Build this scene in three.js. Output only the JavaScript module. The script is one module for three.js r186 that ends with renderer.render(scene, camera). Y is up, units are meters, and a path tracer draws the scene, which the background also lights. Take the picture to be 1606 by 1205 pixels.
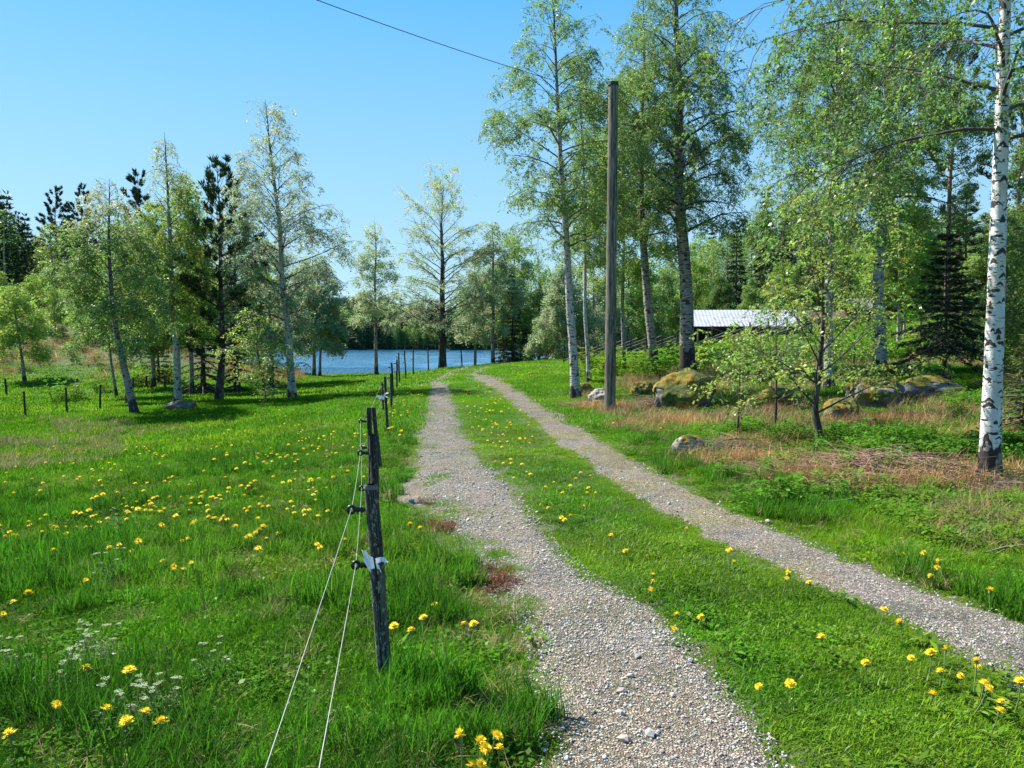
import * as THREE from 'three';
import { mergeGeometries } from 'three/addons/utils/BufferGeometryUtils.js';

// ---------------------------------------------------------------- camera, sky, sun, exposure
const H = 1.6, F = 1250, CU = 803, CV = 602.5;          // eye height; focal length and centre of the photograph in its pixels
const PITCH = Math.atan(62.5 / F);
const scene = new THREE.Scene();
const camera = new THREE.PerspectiveCamera(2 * Math.atan(CV / F) * 180 / Math.PI, 1024 / 768, 0.05, 3000);
camera.position.set(0, H, 0);
camera.rotation.set(-PITCH, 0, 0);
scene.add(camera);
const renderer = new THREE.WebGLRenderer({ antialias: true });
renderer.setSize(1024, 768);
renderer.toneMapping = THREE.LinearToneMapping;
renderer.toneMappingExposure = 2.6;
renderer.shadowMap.enabled = true;
const SUN = new THREE.Vector3(-0.56, 0.76, -0.33).normalize();
const sun = new THREE.DirectionalLight(new THREE.Color(1.0, 0.95, 0.86), 5);
sun.position.copy(SUN).multiplyScalar(120).add(new THREE.Vector3(0, 0, -35));
sun.target.position.set(0, 0, -35);
sun.castShadow = true;
sun.shadow.radius = 1;
sun.shadow.mapSize.set(4096, 4096);
Object.assign(sun.shadow.camera, { left: -70, right: 70, top: 70, bottom: -70, near: 1, far: 320 });
scene.add(sun, sun.target);
{
  const W = 1024, HH = 512, a = new Float32Array(W * HH * 4);
  const zen = [0.009, 0.07, 0.27], mid = [0.018, 0.173, 0.40], hor = [0.27, 0.395, 0.42];
  const sm = (e0, e1, x) => { x = Math.min(1, Math.max(0, (x - e0) / (e1 - e0))); return x * x * (3 - 2 * x); };
  const cloud = (az, el) => { const e = el * 57.3; if (e < 0 || e > 7) return 0; const x = az * 57.3; let n = 0, w = .5; for (let k = 0; k < 4; k++) { const f = 2 ** k / 9; n += w * (Math.sin(x * f * 1.7 + k * 2.1 + 1.9 * Math.sin(e * f * 2.3 + k)) * .5 + .5); w *= .55; } return sm(.62, .8, n) * sm(5.2, 3.2, e + 1.5 * n) * .85; };
  for (let j = 0; j < HH; j++) {
    const el = ((j + 0.5) / HH - 0.5) * Math.PI, y = Math.sin(el), cy = Math.cos(el);
    const e = Math.max(0, el);
    for (let i = 0; i < W; i++) {
      const az = ((i + 0.5) / W - 0.5) * 2 * Math.PI, x = Math.cos(az) * cy, z = Math.sin(az) * cy;
      const c = x * SUN.x + y * SUN.y + z * SUN.z, ang = Math.acos(Math.min(1, Math.max(-1, c)));
      const t1 = Math.pow(Math.min(1, e / 0.5), 0.72), t2 = sm(0.35, 1.3, e);
      const glow = 0.92 + 0.35 * Math.exp(-ang * 1.3) + 0.06 * c * c, white = 0.03 * Math.exp(-ang * 1.6);
      for (let k = 0; k < 3; k++) {
        let s = hor[k] * (1 - t1) + mid[k] * t1;
        s = s * (1 - t2) + zen[k] * t2;
        a[(j * W + i) * 4 + k] = s * glow * 0.97 + white * (1 - t1 * 0.3);
      }
      { const cl = cloud(az, el); if (cl > 0) for (let k = 0; k < 3; k++) a[(j * W + i) * 4 + k] = a[(j * W + i) * 4 + k] * (1 - cl) + [0.55, 0.56, 0.57][k] * cl; }
      a[(j * W + i) * 4 + 3] = 1;
    }
  }
  const t = new THREE.DataTexture(a, W, HH, THREE.RGBAFormat, THREE.FloatType);
  t.mapping = THREE.EquirectangularReflectionMapping;
  t.magFilter = t.minFilter = THREE.LinearFilter; t.wrapS = THREE.RepeatWrapping;
  t.needsUpdate = true;
  scene.background = t; scene.environment = t;
}

// ---------------------------------------------------------------- helpers
function rng(seed) { let s = seed >>> 0; return () => { s = (s + 0x6D2B79F5) >>> 0; let t = s; t = Math.imul(t ^ (t >>> 15), t | 1); t ^= t + Math.imul(t ^ (t >>> 7), t | 61); return ((t ^ (t >>> 14)) >>> 0) / 4294967296; }; }
const hash = (x, y, s) => { let h = (Math.imul(x, 374761393) + Math.imul(y, 668265263) + Math.imul(s, 974634777)) | 0; h = Math.imul(h ^ (h >>> 13), 1274126177); return ((h ^ (h >>> 16)) >>> 0) / 4294967296; };
const lerp = (a, b, t) => a + (b - a) * t, clamp = (x, a = 0, b = 1) => Math.min(b, Math.max(a, x));
const smooth = (e0, e1, x) => { x = clamp((x - e0) / (e1 - e0)); return x * x * (3 - 2 * x); };
function noise(x, y, s = 0) {
  const i = Math.floor(x), j = Math.floor(y), f = x - i, g = y - j, u = f * f * (3 - 2 * f), v = g * g * (3 - 2 * g);
  return lerp(lerp(hash(i, j, s), hash(i + 1, j, s), u), lerp(hash(i, j + 1, s), hash(i + 1, j + 1, s), u), v);
}
function pnoise(x, y, px, py, s = 0) {   // the same, repeating every px, py cells
  const i = Math.floor(x), j = Math.floor(y), f = x - i, g = y - j, u = f * f * (3 - 2 * f), v = g * g * (3 - 2 * g);
  const a = ((i % px) + px) % px, b = (a + 1) % px, c = ((j % py) + py) % py, d = (c + 1) % py;
  return lerp(lerp(hash(a, c, s), hash(b, c, s), u), lerp(hash(a, d, s), hash(b, d, s), u), v);
}
const fbm = (x, y, s = 0, n = 4) => { let a = 0, w = 0.5, t = 0; for (let k = 0; k < n; k++) { a += w * noise(x, y, s + k * 17); t += w; w *= 0.5; x *= 2.03; y *= 2.03; } return a / t; };
function noise3(x, y, z, s = 0) { const k = Math.floor(z), f = z - k, w = f * f * (3 - 2 * f); return lerp(noise(x, y, s + k * 131), noise(x, y, s + (k + 1) * 131), w); }
const col = (r, g, b) => new THREE.Color().setRGB(r, g, b);
const vsub = (a, b) => [a[0] - b[0], a[1] - b[1], a[2] - b[2]], vadd = (a, b, k = 1) => [a[0] + b[0] * k, a[1] + b[1] * k, a[2] + b[2] * k];
const vlen = (a) => Math.hypot(a[0], a[1], a[2]), vnorm = (a) => { const l = vlen(a) || 1; return [a[0] / l, a[1] / l, a[2] / l]; };
const cross = (a, b) => [a[1] * b[2] - a[2] * b[1], a[2] * b[0] - a[0] * b[2], a[0] * b[1] - a[1] * b[0]];
class GB {                                  // collects triangles into one geometry
  constructor() { this.p = []; this.n = []; this.t = []; this.c = []; this.i = []; }
  v(p, n, u, w, c) { this.p.push(p[0], p[1], p[2]); this.n.push(n[0], n[1], n[2]); this.t.push(u, w); this.c.push(c[0], c[1], c[2]); return this.p.length / 3 - 1; }
  tube(pts, rad, seg, c = [1, 1, 1], o = {}) {
    const N = pts.length, base = this.p.length / 3; let up = [0.31, 0.2, 0.93], len = 0;
    for (let k = 0; k < N; k++) {
      const d = vnorm(vsub(pts[Math.min(N - 1, k + 1)], pts[Math.max(0, k - 1)]));
      let s = vnorm(cross(d, up)); const b = cross(s, d); up = b;
      if (k) len += vlen(vsub(pts[k], pts[k - 1]));
      for (let q = 0; q <= seg; q++) {
        const a = q / seg * 2 * Math.PI, ca = Math.cos(a), sa = Math.sin(a), n = [s[0] * ca + b[0] * sa, s[1] * ca + b[1] * sa, s[2] * ca + b[2] * sa];
        const r = rad[k] * (o.bump ? o.bump(a, k / (N - 1), pts[k]) : 1);
        this.v(vadd(pts[k], n, r), n, q / seg * (o.ru || 1), o.total ? k / (N - 1) : len * (o.rv || 1), c);
      }
    }
    for (let k = 0; k < N - 1; k++) for (let q = 0; q < seg; q++) { const a = base + k * (seg + 1) + q, b = a + seg + 1; this.i.push(a, b, a + 1, b, b + 1, a + 1); }
    if (o.cap) for (const e of [0, N - 1]) {
      const d = vnorm(e ? vsub(pts[e], pts[e - 1]) : vsub(pts[0], pts[1])), m = this.v(vadd(pts[e], d, rad[e] * 0.08), d, 0.5, 0.5, c), f = this.p.length / 3;
      for (let q = 0; q <= seg; q++) { const s = base + e * (seg + 1) + q; this.v([this.p[s * 3], this.p[s * 3 + 1], this.p[s * 3 + 2]], d, 0.5 + 0.4 * Math.cos(q / seg * 6.283), 0.5 + 0.4 * Math.sin(q / seg * 6.283), c); }
      for (let q = 0; q < seg; q++) e ? this.i.push(m, f + q, f + q + 1) : this.i.push(m, f + q + 1, f + q);
    }
    return this;
  }
  leaf(p, dir, nr, len, wid, c) {           // a four-cornered leaf
    const d = vnorm(dir), s = vnorm(cross(d, nr)), n = cross(s, d), m = vadd(p, d, len * 0.42), f = len * 0.06;
    const a = this.v(p, n, 0, 0, c), b = this.v(vadd(vadd(m, s, wid / 2), n, f), n, 0, 0, c), e = this.v(vadd(p, d, len), n, 0, 0, c), g = this.v(vadd(vadd(m, s, -wid / 2), n, f), n, 0, 0, c);
    this.i.push(a, b, e, a, e, g);
  }
  tri(p, dir, nr, len, wid, c) {            // a far leaf: one triangle
    const d = vnorm(dir), s = vnorm(cross(d, nr)), n = cross(s, d), a = this.v(vadd(p, s, wid / 2), n, 0, 0, c), b = this.v(vadd(p, s, -wid / 2), n, 0, 0, c), e = this.v(vadd(p, d, len), n, 0, 0, c); this.i.push(b, a, e);
  }
  blade(p, a, h, w, bend, c, c2) {          // grass: five triangles
    const dx = Math.cos(a), dz = Math.sin(a), sx = -dz, sz = dx, K = 3; let last = -1;
    for (let k = 0; k <= K; k++) {
      const t = k / K, o = bend * t * t, y = h * (t - 0.35 * t * t * Math.min(1, bend / h)), q = [p[0] + dx * o, p[1] + y, p[2] + dz * o];
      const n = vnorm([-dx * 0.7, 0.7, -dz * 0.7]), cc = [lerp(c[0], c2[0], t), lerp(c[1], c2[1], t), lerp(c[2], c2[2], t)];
      if (k < K) { const ww = w / 2 * (1 - t * 0.55); const i0 = this.v([q[0] - sx * ww, q[1], q[2] - sz * ww], n, 0, t, cc); this.v([q[0] + sx * ww, q[1], q[2] + sz * ww], n, 1, t, cc); if (last >= 0) this.i.push(last, last + 1, i0, last + 1, i0 + 1, i0); last = i0; }
      else { const i0 = this.v(q, n, 0.5, 1, cc); this.i.push(last, last + 1, i0); }
    }
  }
  build() {
    const g = new THREE.BufferGeometry();
    g.setAttribute('position', new THREE.Float32BufferAttribute(this.p, 3));
    g.setAttribute('normal', new THREE.Float32BufferAttribute(this.n, 3));
    g.setAttribute('uv', new THREE.Float32BufferAttribute(this.t, 2));
    g.setAttribute('color', new THREE.Float32BufferAttribute(this.c, 3));
    g.setIndex(this.i);
    return g;
  }
}
const taken = {};
function numbered(n) { const k = taken[n] = (taken[n] ?? -1) + 1; return k ? n + '_' + String(k).padStart(3, '0') : n; }
function shade(o) { o.traverse((m) => { if (m.isMesh) { m.castShadow = m.receiveShadow = true; } }); return o; }
function tag(o, label, category, group) { o.userData = { label, category }; if (group) o.userData.group = group; return o; }
function thing(name, label, category, pos, turn = 0, group) { const g = new THREE.Group(); g.name = numbered(name); g.position.set(...pos); g.rotation.y = turn; tag(g, label, category, group); scene.add(g); return g; }
function part(parent, name, geo, mat, label) { const m = new THREE.Mesh(geo, mat); m.name = name; m.castShadow = m.receiveShadow = true; if (label) m.userData.label = label; parent.add(m); return m; }
function single(name, geo, mat, label, category, group) { const m = new THREE.Mesh(geo, mat); m.name = numbered(name); m.castShadow = m.receiveShadow = true; if (category) tag(m, label, category, group); scene.add(m); return m; }
function setting(name, geo, mat, label) { const m = new THREE.Mesh(geo, mat); m.name = numbered(name); m.receiveShadow = m.castShadow = true; m.userData = { kind: 'structure', label, category: name.replace(/_/g, ' ').split(' ').slice(-1)[0] }; scene.add(m); return m; }
function dataTex(w, h, fn, srgb, rep = true) {
  const a = new Uint8Array(w * h * 4);
  for (let j = 0; j < h; j++) for (let i = 0; i < w; i++) { const c = fn(i, j), q = (j * w + i) * 4; a[q] = clamp(c[0], 0, 255); a[q + 1] = clamp(c[1], 0, 255); a[q + 2] = clamp(c[2], 0, 255); a[q + 3] = 255; }
  const t = new THREE.DataTexture(a, w, h); t.magFilter = THREE.LinearFilter; t.minFilter = THREE.LinearFilter;
  if (rep) t.wrapS = t.wrapT = THREE.RepeatWrapping; if (srgb) t.colorSpace = THREE.SRGBColorSpace; t.needsUpdate = true; return t;
}
const DUM = new THREE.Object3D();
function scatter(name, geo, mat, list, label, category, kind = 'stuff') {   // list of [x, y, z, turn, scale, [r,g,b], tiltx, tiltz, scaleY]
  const m = new THREE.InstancedMesh(geo, mat, list.length); m.name = numbered(name);
  list.forEach((e, k) => { DUM.position.set(e[0], e[1], e[2]); DUM.rotation.set(e[6] || 0, e[3], e[7] || 0, 'YXZ'); DUM.scale.set(e[4], e[4] * (e[8] || 1), e[4]); DUM.updateMatrix(); m.setMatrixAt(k, DUM.matrix); if (e[5]) m.setColorAt(k, col(...e[5])); });
  m.castShadow = m.receiveShadow = true; m.userData = { kind, label, category }; scene.add(m); return m;
}
const px = (u, v, d) => { const cx = (u - CU) / F, cy = (CV - v) / F, c = Math.cos(PITCH), s = Math.sin(PITCH), dz = c + cy * s, dy = -s + cy * c; return [cx / dz * d, H + dy / dz * d, -d]; };   // the place at depth d that the photograph shows there
const colX = (u, d) => (u - CU) / F * d;

// ---------------------------------------------------------------- the lie of the land
const CTRL = [[0, 0, 0], [-3, 2, -.05], [3, 2, .03], [0, -5, 0], [2, -8, 0], [1, -15, 0], [-1.5, -20, 0], [-2.5, -33, 0], [-3, -46, .02], [-2, -55, .12], [5, -58, .2], [12, -62, .5],
  [-2.2, -3, -.06], [-3.6, -9, -.3], [-9, -10, -.6], [-10, -20, -.9], [-17, -28, -.95], [-12.3, -26, -.66], [-8.6, -31, -.5], [-25, -40, -.75], [-29, -47, -.3], [-14, -42, -.7], [-10, -60, -.95], [-5, -20, -.28], [-6, -30, -.33], [-5.6, -45, -.25], [-7, -55, -.45],
  [-24, -53, .9], [-19, -50, -.1], [-38, -56, 1.8], [-15, -62, -1.05], [-50, -80, 6], [-34, -80, 5], [-60, -40, 3], [-26, -66, 2], [-22, -15, -.9],
  [5.4, -8.9, .02], [8, -10, .1], [5, -15, .05], [2.3, -18, 0], [1.9, -22.5, .04], [6, -27, .5], [4.6, -28, .45], [11, -24, .72], [12, -15, .4], [18, -38, 1.1], [9, -45, 1.0], [4, -45, .7], [14, -56, 1.75], [25, -45, 2.1], [35, -60, 4], [20, -75, 3.4], [40, -30, 3], [6, -72, .6], [-3, -68, -.4],
  [-12, 18, -.5], [12, 18, .3], [0, 25, 0], [30, 0, 1.2], [-35, 0, -.7]];
const TPS = (() => {
  const n = CTRL.length, N = n + 3, A = [], U = (r2) => r2 < 1e-9 ? 0 : r2 * Math.log(r2) * 0.5;
  for (let i = 0; i < N; i++) { A.push(new Float64Array(N + 1)); if (i < n) { for (let j = 0; j < n; j++) A[i][j] = U((CTRL[i][0] - CTRL[j][0]) ** 2 + (CTRL[i][1] - CTRL[j][1]) ** 2) + (i === j ? 2.0 : 0); A[i][n] = 1; A[i][n + 1] = CTRL[i][0]; A[i][n + 2] = CTRL[i][1]; A[i][N] = CTRL[i][2]; } else for (let j = 0; j < n; j++) A[i][j] = i === n ? 1 : CTRL[j][i - n - 1]; }
  for (let i = 0; i < N; i++) { let b = i; for (let k = i + 1; k < N; k++) if (Math.abs(A[k][i]) > Math.abs(A[b][i])) b = k; [A[i], A[b]] = [A[b], A[i]]; for (let k = 0; k < N; k++) if (k !== i) { const f = A[k][i] / A[i][i]; if (f) for (let j = i; j <= N; j++) A[k][j] -= f * A[i][j]; } }
  const w = A.map((r, i) => r[N] / r[i]);
  return (x, z) => { let s = w[n] + w[n + 1] * x + w[n + 2] * z; for (let i = 0; i < n; i++) s += w[i] * U((x - CTRL[i][0]) ** 2 + (z - CTRL[i][1]) ** 2); return s; };
})();
const LAKE_Y = -1.3;
const SHORE = [[-85, -170], [-44, -100], [-30, -80], [-21, -71], [-10, -70.5], [-2, -72], [4, -77], [9, -90], [22, -130], [70, -260], [160, -404], [60, -398], [-40, -404], [-140, -398], [-260, -404], [-170, -270]];
function lakeSdf(x, z) {       // metres inside the shore line (positive on the water)
  let inside = false, best = 1e9;
  for (let i = 0, j = SHORE.length - 1; i < SHORE.length; j = i++) {
    const [ax, az] = SHORE[i], [bx, bz] = SHORE[j];
    if ((az > z) !== (bz > z) && x < (bx - ax) * (z - az) / (bz - az) + ax) inside = !inside;
    const dx = bx - ax, dz = bz - az, t = clamp(((x - ax) * dx + (z - az) * dz) / (dx * dx + dz * dz));
    best = Math.min(best, (x - ax - dx * t) ** 2 + (z - az - dz * t) ** 2);
  }
  return (inside ? 1 : -1) * Math.sqrt(best);
}
function ground(x, z) {
  const r = Math.hypot(x, z + 30), k = smooth(62, 95, r);
  let y = 0;
  if (k < 1) y = clamp(TPS(x, z), -1.18, 12);
  if (k > 0) {
    let f = 1.2 + 7 * smooth(-20, -95, x) * smooth(-40, -90, z) + 6 * smooth(10, 90, x) + 9 * smooth(-408, -560, z) * (0.75 + 0.5 * noise(x / 110, 3, 5)) + 14 * smooth(-60, -330, x) + 10 * smooth(90, 400, x) + 1.5 * (fbm(x / 60, z / 60, 9, 3) - 0.5);
    y = lerp(y, f, k);
  }
  if (z < -55) { const s = lakeSdf(x, z); if (s > -14) y = lerp(y, lerp(Math.min(y, -0.95), -3.2, smooth(-1.2, 9, s)), smooth(-14, -2, s)); }
  const near = smooth(3, 40, Math.hypot(x, z));
  y += (fbm(x * 0.55, z * 0.55, 3, 3) - 0.5) * lerp(0.05, 0.16, near);
  return y;
}
// the two wheel ruts
const RUT_L = [[.78, 2], [.72, -1], [.57, -3], [.475, -4.35], [.115, -5.56], [-.23, -7.7], [-1.03, -12.5], [-1.8, -20], [-2.95, -33], [-3.3, -44], [-2.9, -51], [-.8, -57], [4, -60.5], [14, -64]];
const RUT_R = [[2.7, 2], [2.65, -1], [2.55, -3.7], [2.5, -4.35], [2.31, -4.9], [2.13, -5.56], [1.94, -6.45], [1.75, -7.7], [1.55, -9.5], [1.24, -12.5], [.68, -18.2], [0, -25], [-.9, -33], [-1.65, -43], [-1.0, -49], [1.4, -54], [5, -57], [14, -60]];
const dense = (P, n) => { const c = new THREE.CatmullRomCurve3(P.map(([x, z]) => new THREE.Vector3(x, 0, z)), false, 'centripetal'); return c.getSpacedPoints(n).map((v) => [v.x, v.z]); };
const CL = dense(RUT_L, 340), CR = dense(RUT_R, 340);
const rutHalf = (which, z) => { const d = -z; return which ? lerp(lerp(.30, .34, smooth(4, 8, d)), .42, smooth(8, 20, d)) : lerp(lerp(.42, .36, smooth(3, 6, d)), lerp(.46, .42, smooth(9, 20, d)), smooth(6, 8.5, d)); };
const nearTo = (C, x, z) => { let b = 1e9; for (let i = 0; i < C.length; i += 2) { const d = (C[i][0] - x) ** 2 + (C[i][1] - z) ** 2; if (d < b) b = d; } return Math.sqrt(b); };
const bulge = (z) => .42 * Math.exp(-(((z + 9.4) / 1.25) ** 2)) + .16 * Math.exp(-(((z + 6.3) / .5) ** 2));
function rutDist(x, z) { if (x < -9 || x > 17 || z < -70) return 9; let l = nearTo(CL, x, z) - rutHalf(0, z); if (l < .8 && z < -4 && z > -14) { const c = CL.reduce((a, p) => Math.abs(p[1] - z) < Math.abs(a[1] - z) ? p : a); if (x < c[0]) l -= bulge(z); } return Math.min(l, nearTo(CR, x, z) - rutHalf(1, z)); }
const isMedian = (x, z) => { if (z > -48) { const l = CL.reduce((a, p) => Math.abs(p[1] - z) < Math.abs(a[1] - z) ? p : a), r = CR.reduce((a, p) => Math.abs(p[1] - z) < Math.abs(a[1] - z) ? p : a); return x > l[0] && x < r[0]; } return nearTo(CL, x, z) < 2.2 && nearTo(CR, x, z) < 2.2; };
const rightWild = (x, z) => { const e = lerp(2.6, 1.55, smooth(-12, -17, z)) + (z > -6 ? 2.4 : 0) + 1.2 * (noise(x * .4, z * .4, 8) - .5) - smooth(-6, -12, z) * 0.2 + smooth(-22, -40, z) * 8; return smooth(e, e + 1.4, x) * smooth(-3, -6.5, z); };   // rough ground right of the track
const leftRough = (x, z) => { const d = -z; return smooth(11, 15, d + 0.25 * (x + 8)) * smooth(29, 24, d + 0.5 * (x + 17)) * smooth(-6.5, -9.5, x); };   // sedge and bank by the lower pasture

// ---------------------------------------------------------------- materials
const grain = dataTex(512, 512, (i, j) => { const a = pnoise(i / 8, j / 8, 64, 64, 1), b = pnoise(i / 2, j / 2, 256, 256, 2), c = pnoise(i / 40, j / 40, 12.8 | 0, 12.8 | 0, 3), v = 120 + 70 * a + 50 * b + 30 * c; return [v, v, v * 0.96]; }, true);
const groundMat = new THREE.MeshStandardMaterial({ map: grain, vertexColors: true, roughness: 1, bumpMap: grain, bumpScale: 0.03 });
const leafMat = (o = {}) => new THREE.MeshPhysicalMaterial({ vertexColors: true, side: THREE.DoubleSide, roughness: 1, transmission: 0.5, thickness: 0, clearcoat: 0.5, clearcoatRoughness: 0.37, specularIntensity: 0.3, ...o });
const M = {
  leaf: leafMat(), leafFar: leafMat({ transmission: 0.52, clearcoat: 0.18, clearcoatRoughness: 0.5 }), grass: leafMat({ transmission: 0.5, clearcoat: 0.07, clearcoatRoughness: 0.3, specularIntensity: 0.06 }), needle: leafMat({ transmission: 0.12, clearcoat: 0.1 }), dry: leafMat({ transmission: 0.2, clearcoat: 0.1 }),
  petal: new THREE.MeshPhysicalMaterial({ color: col(0.95, 0.74, 0.006), side: THREE.DoubleSide, roughness: 0.9, transmission: 0.2, thickness: 0 }),
  stem: new THREE.MeshStandardMaterial({ color: col(0.16, 0.2, 0.06), roughness: 0.7 }),
  twig: new THREE.MeshStandardMaterial({ color: col(0.075, 0.058, 0.05), roughness: 0.9 }),
  plain: new THREE.MeshStandardMaterial({ vertexColors: true, roughness: 0.95, side: THREE.DoubleSide }),
};
function bark(seed, o) {       // birch bark: u round the trunk, v its whole height
  const W = 256, HT = 2048, r = rng(seed), spots = [];
  for (let k = 0; k < o.spots; k++) spots.push([r() * W, Math.pow(r(), 0.9) * HT, 9 + r() * r() * 36, 1.8 + r() * r() * 8, r()]);
  const grid = new Map(); spots.forEach((s) => { for (let b = Math.floor((s[1] - 40) / 32); b <= Math.floor((s[1] + 40) / 32); b++) { if (!grid.has(b)) grid.set(b, []); grid.get(b).push(s); } });
  const hgt = new Float32Array(W * HT);
  const map = dataTex(W, HT, (i, j) => {
    const t = j / HT, x = i / W;
    let n = pnoise(x * 16, j / 30, 16, 999, seed), w = 206 + 34 * n + 16 * pnoise(x * 64, j / 3, 64, 9999, seed + 1);
    let c = [w * o.tint[0], w * o.tint[1], w * o.tint[2]], hh = 0.6;
    const peel = pnoise(x * 6, j / 60, 6, 999, seed + 9); if (peel > 0.62) { const k = smooth(0.62, 0.8, peel) * 0.35; c = [lerp(c[0], 190, k), lerp(c[1], 165, k), lerp(c[2], 140, k)]; }
    const len = pnoise(x * 10, j / 2.2, 10, 9999, seed + 2) + 0.25 * pnoise(x * 30, j / 3, 30, 9999, seed + 3); let dark = smooth(o.len, o.len + 0.12, len) * 0.75;
    for (const s of grid.get(Math.floor(j / 32)) || []) { let dx = Math.abs(i - s[0]); dx = Math.min(dx, W - dx); const dy = j - s[1], roof = s[4] < 0.6 ? dx * 0.35 : 0, e = (dx / s[2]) ** 2 + ((dy + roof) / s[3]) ** 2 + 0.9 * (pnoise(x * 40, j / 5, 40, 9999, seed + 4) - 0.5); if (e < 1) dark = Math.max(dark, smooth(1, 0.7, e) * 0.95); }
    const fis = pnoise(x * 9, j / 26, 9, 999, seed + 5) * 0.6 + pnoise(x * 26, j / 12, 26, 999, seed + 6) * 0.4, q = t / o.base, tongue = pnoise(x * 7, j / 90, 7, 999, seed + 12) * 0.75 + fis * 0.5;
    let base = smooth(q * 1.15 - 0.17, q * 1.15 - 0.11, tongue - 0.12); const plate = smooth(0.6, 0.66, pnoise(x * 14, j / 34, 14, 999, seed + 8) * 0.7 + pnoise(x * 40, j / 9, 40, 999, seed + 10) * 0.3); base *= 1 - 0.55 * plate;
    dark = Math.max(dark, base);
    const top = smooth(o.top, 0.98, t); dark = Math.max(dark, top * 0.75);
    hh -= dark * 0.3; hh -= base * 0.35 * (1 - plate);
    const dk = 26 + 26 * pnoise(x * 50, j / 5, 50, 9999, seed + 7); hgt[j * W + i] = hh;
    return [lerp(c[0], dk * 1.12, dark), lerp(c[1], dk, dark), lerp(c[2], dk * 0.93, dark)];
  }, true);
  const bump = dataTex(W, HT, (i, j) => { const v = hgt[j * W + i] * 230 + 25 * pnoise(i / 4, j / 2, 64, 1024, 5); return [v, v, v]; });
  return new THREE.MeshStandardMaterial({ map, bumpMap: bump, bumpScale: 0.018, roughness: 0.75 });
}
M.birchNear = bark(11, { spots: 520, tint: [0.88, 0.87, 0.84], len: 0.9, base: 0.115, top: 0.55 });
M.birch = bark(23, { spots: 330, tint: [0.74, 0.725, 0.69], len: 0.84, base: 0.06, top: 0.5 });
M.birchGrey = bark(37, { spots: 480, tint: [0.62, 0.6, 0.57], len: 0.74, base: 0.14, top: 0.36 });
function ruddy(seed, lo, hi, top) {       // fissured bark of pine, spruce and shrubs; posts
  const map = dataTex(128, 512, (i, j) => { const x = i / 128, n = pnoise(x * 9, j / 22, 9, 23, seed) * 0.6 + pnoise(x * 32, j / 9, 32, 57, seed + 1) * 0.4, t = smooth(0.32, 0.7, n), k = top ? smooth(0.3, 0.6, j / 512) : 0; const c = [0, 1, 2].map((q) => lerp(lo[q], hi[q], t)); return top ? c.map((a, q) => lerp(a, top[q] * (0.7 + 0.5 * n), k)) : c; }, true);
  return new THREE.MeshStandardMaterial({ map, bumpMap: map, bumpScale: 0.012, roughness: 0.95 });
}
M.pineBark = ruddy(51, [48, 38, 33], [112, 92, 80], [150, 98, 66]);
M.darkBark = ruddy(61, [40, 36, 32], [92, 84, 76]);
function weathered(seed, lo, hi, lich) {      // weathered wood: long fibres along v, flecks of grey lichen
  const map = dataTex(256, 1024, (i, j) => { const x = i / 256, n = pnoise(x * 40, j / 120, 40, 9, seed) * 0.55 + pnoise(x * 110, j / 40, 110, 26, seed + 1) * 0.45, t = smooth(0.25, 0.75, n), l = smooth(0.6, 0.7, fbm(x * 26, j / 14, seed + 2, 3)) * lich * .8; return [0, 1, 2].map((q) => lerp(lerp(lo[q], hi[q], t), [148, 146, 130][q], l)); }, true);
  return new THREE.MeshStandardMaterial({ map, bumpMap: map, bumpScale: 0.006, roughness: 0.9 });
}
M.post = weathered(71, [24, 20, 17], [74, 66, 56], 0.65);
M.pole = weathered(81, [62, 58, 48], [136, 129, 110], 0.3);
M.postNear = weathered(75, [30, 26, 22], [92, 84, 72], 1.0);
M.rail = weathered(91, [66, 61, 54], [138, 130, 118], 0.3);
console.log('materials');

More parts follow.
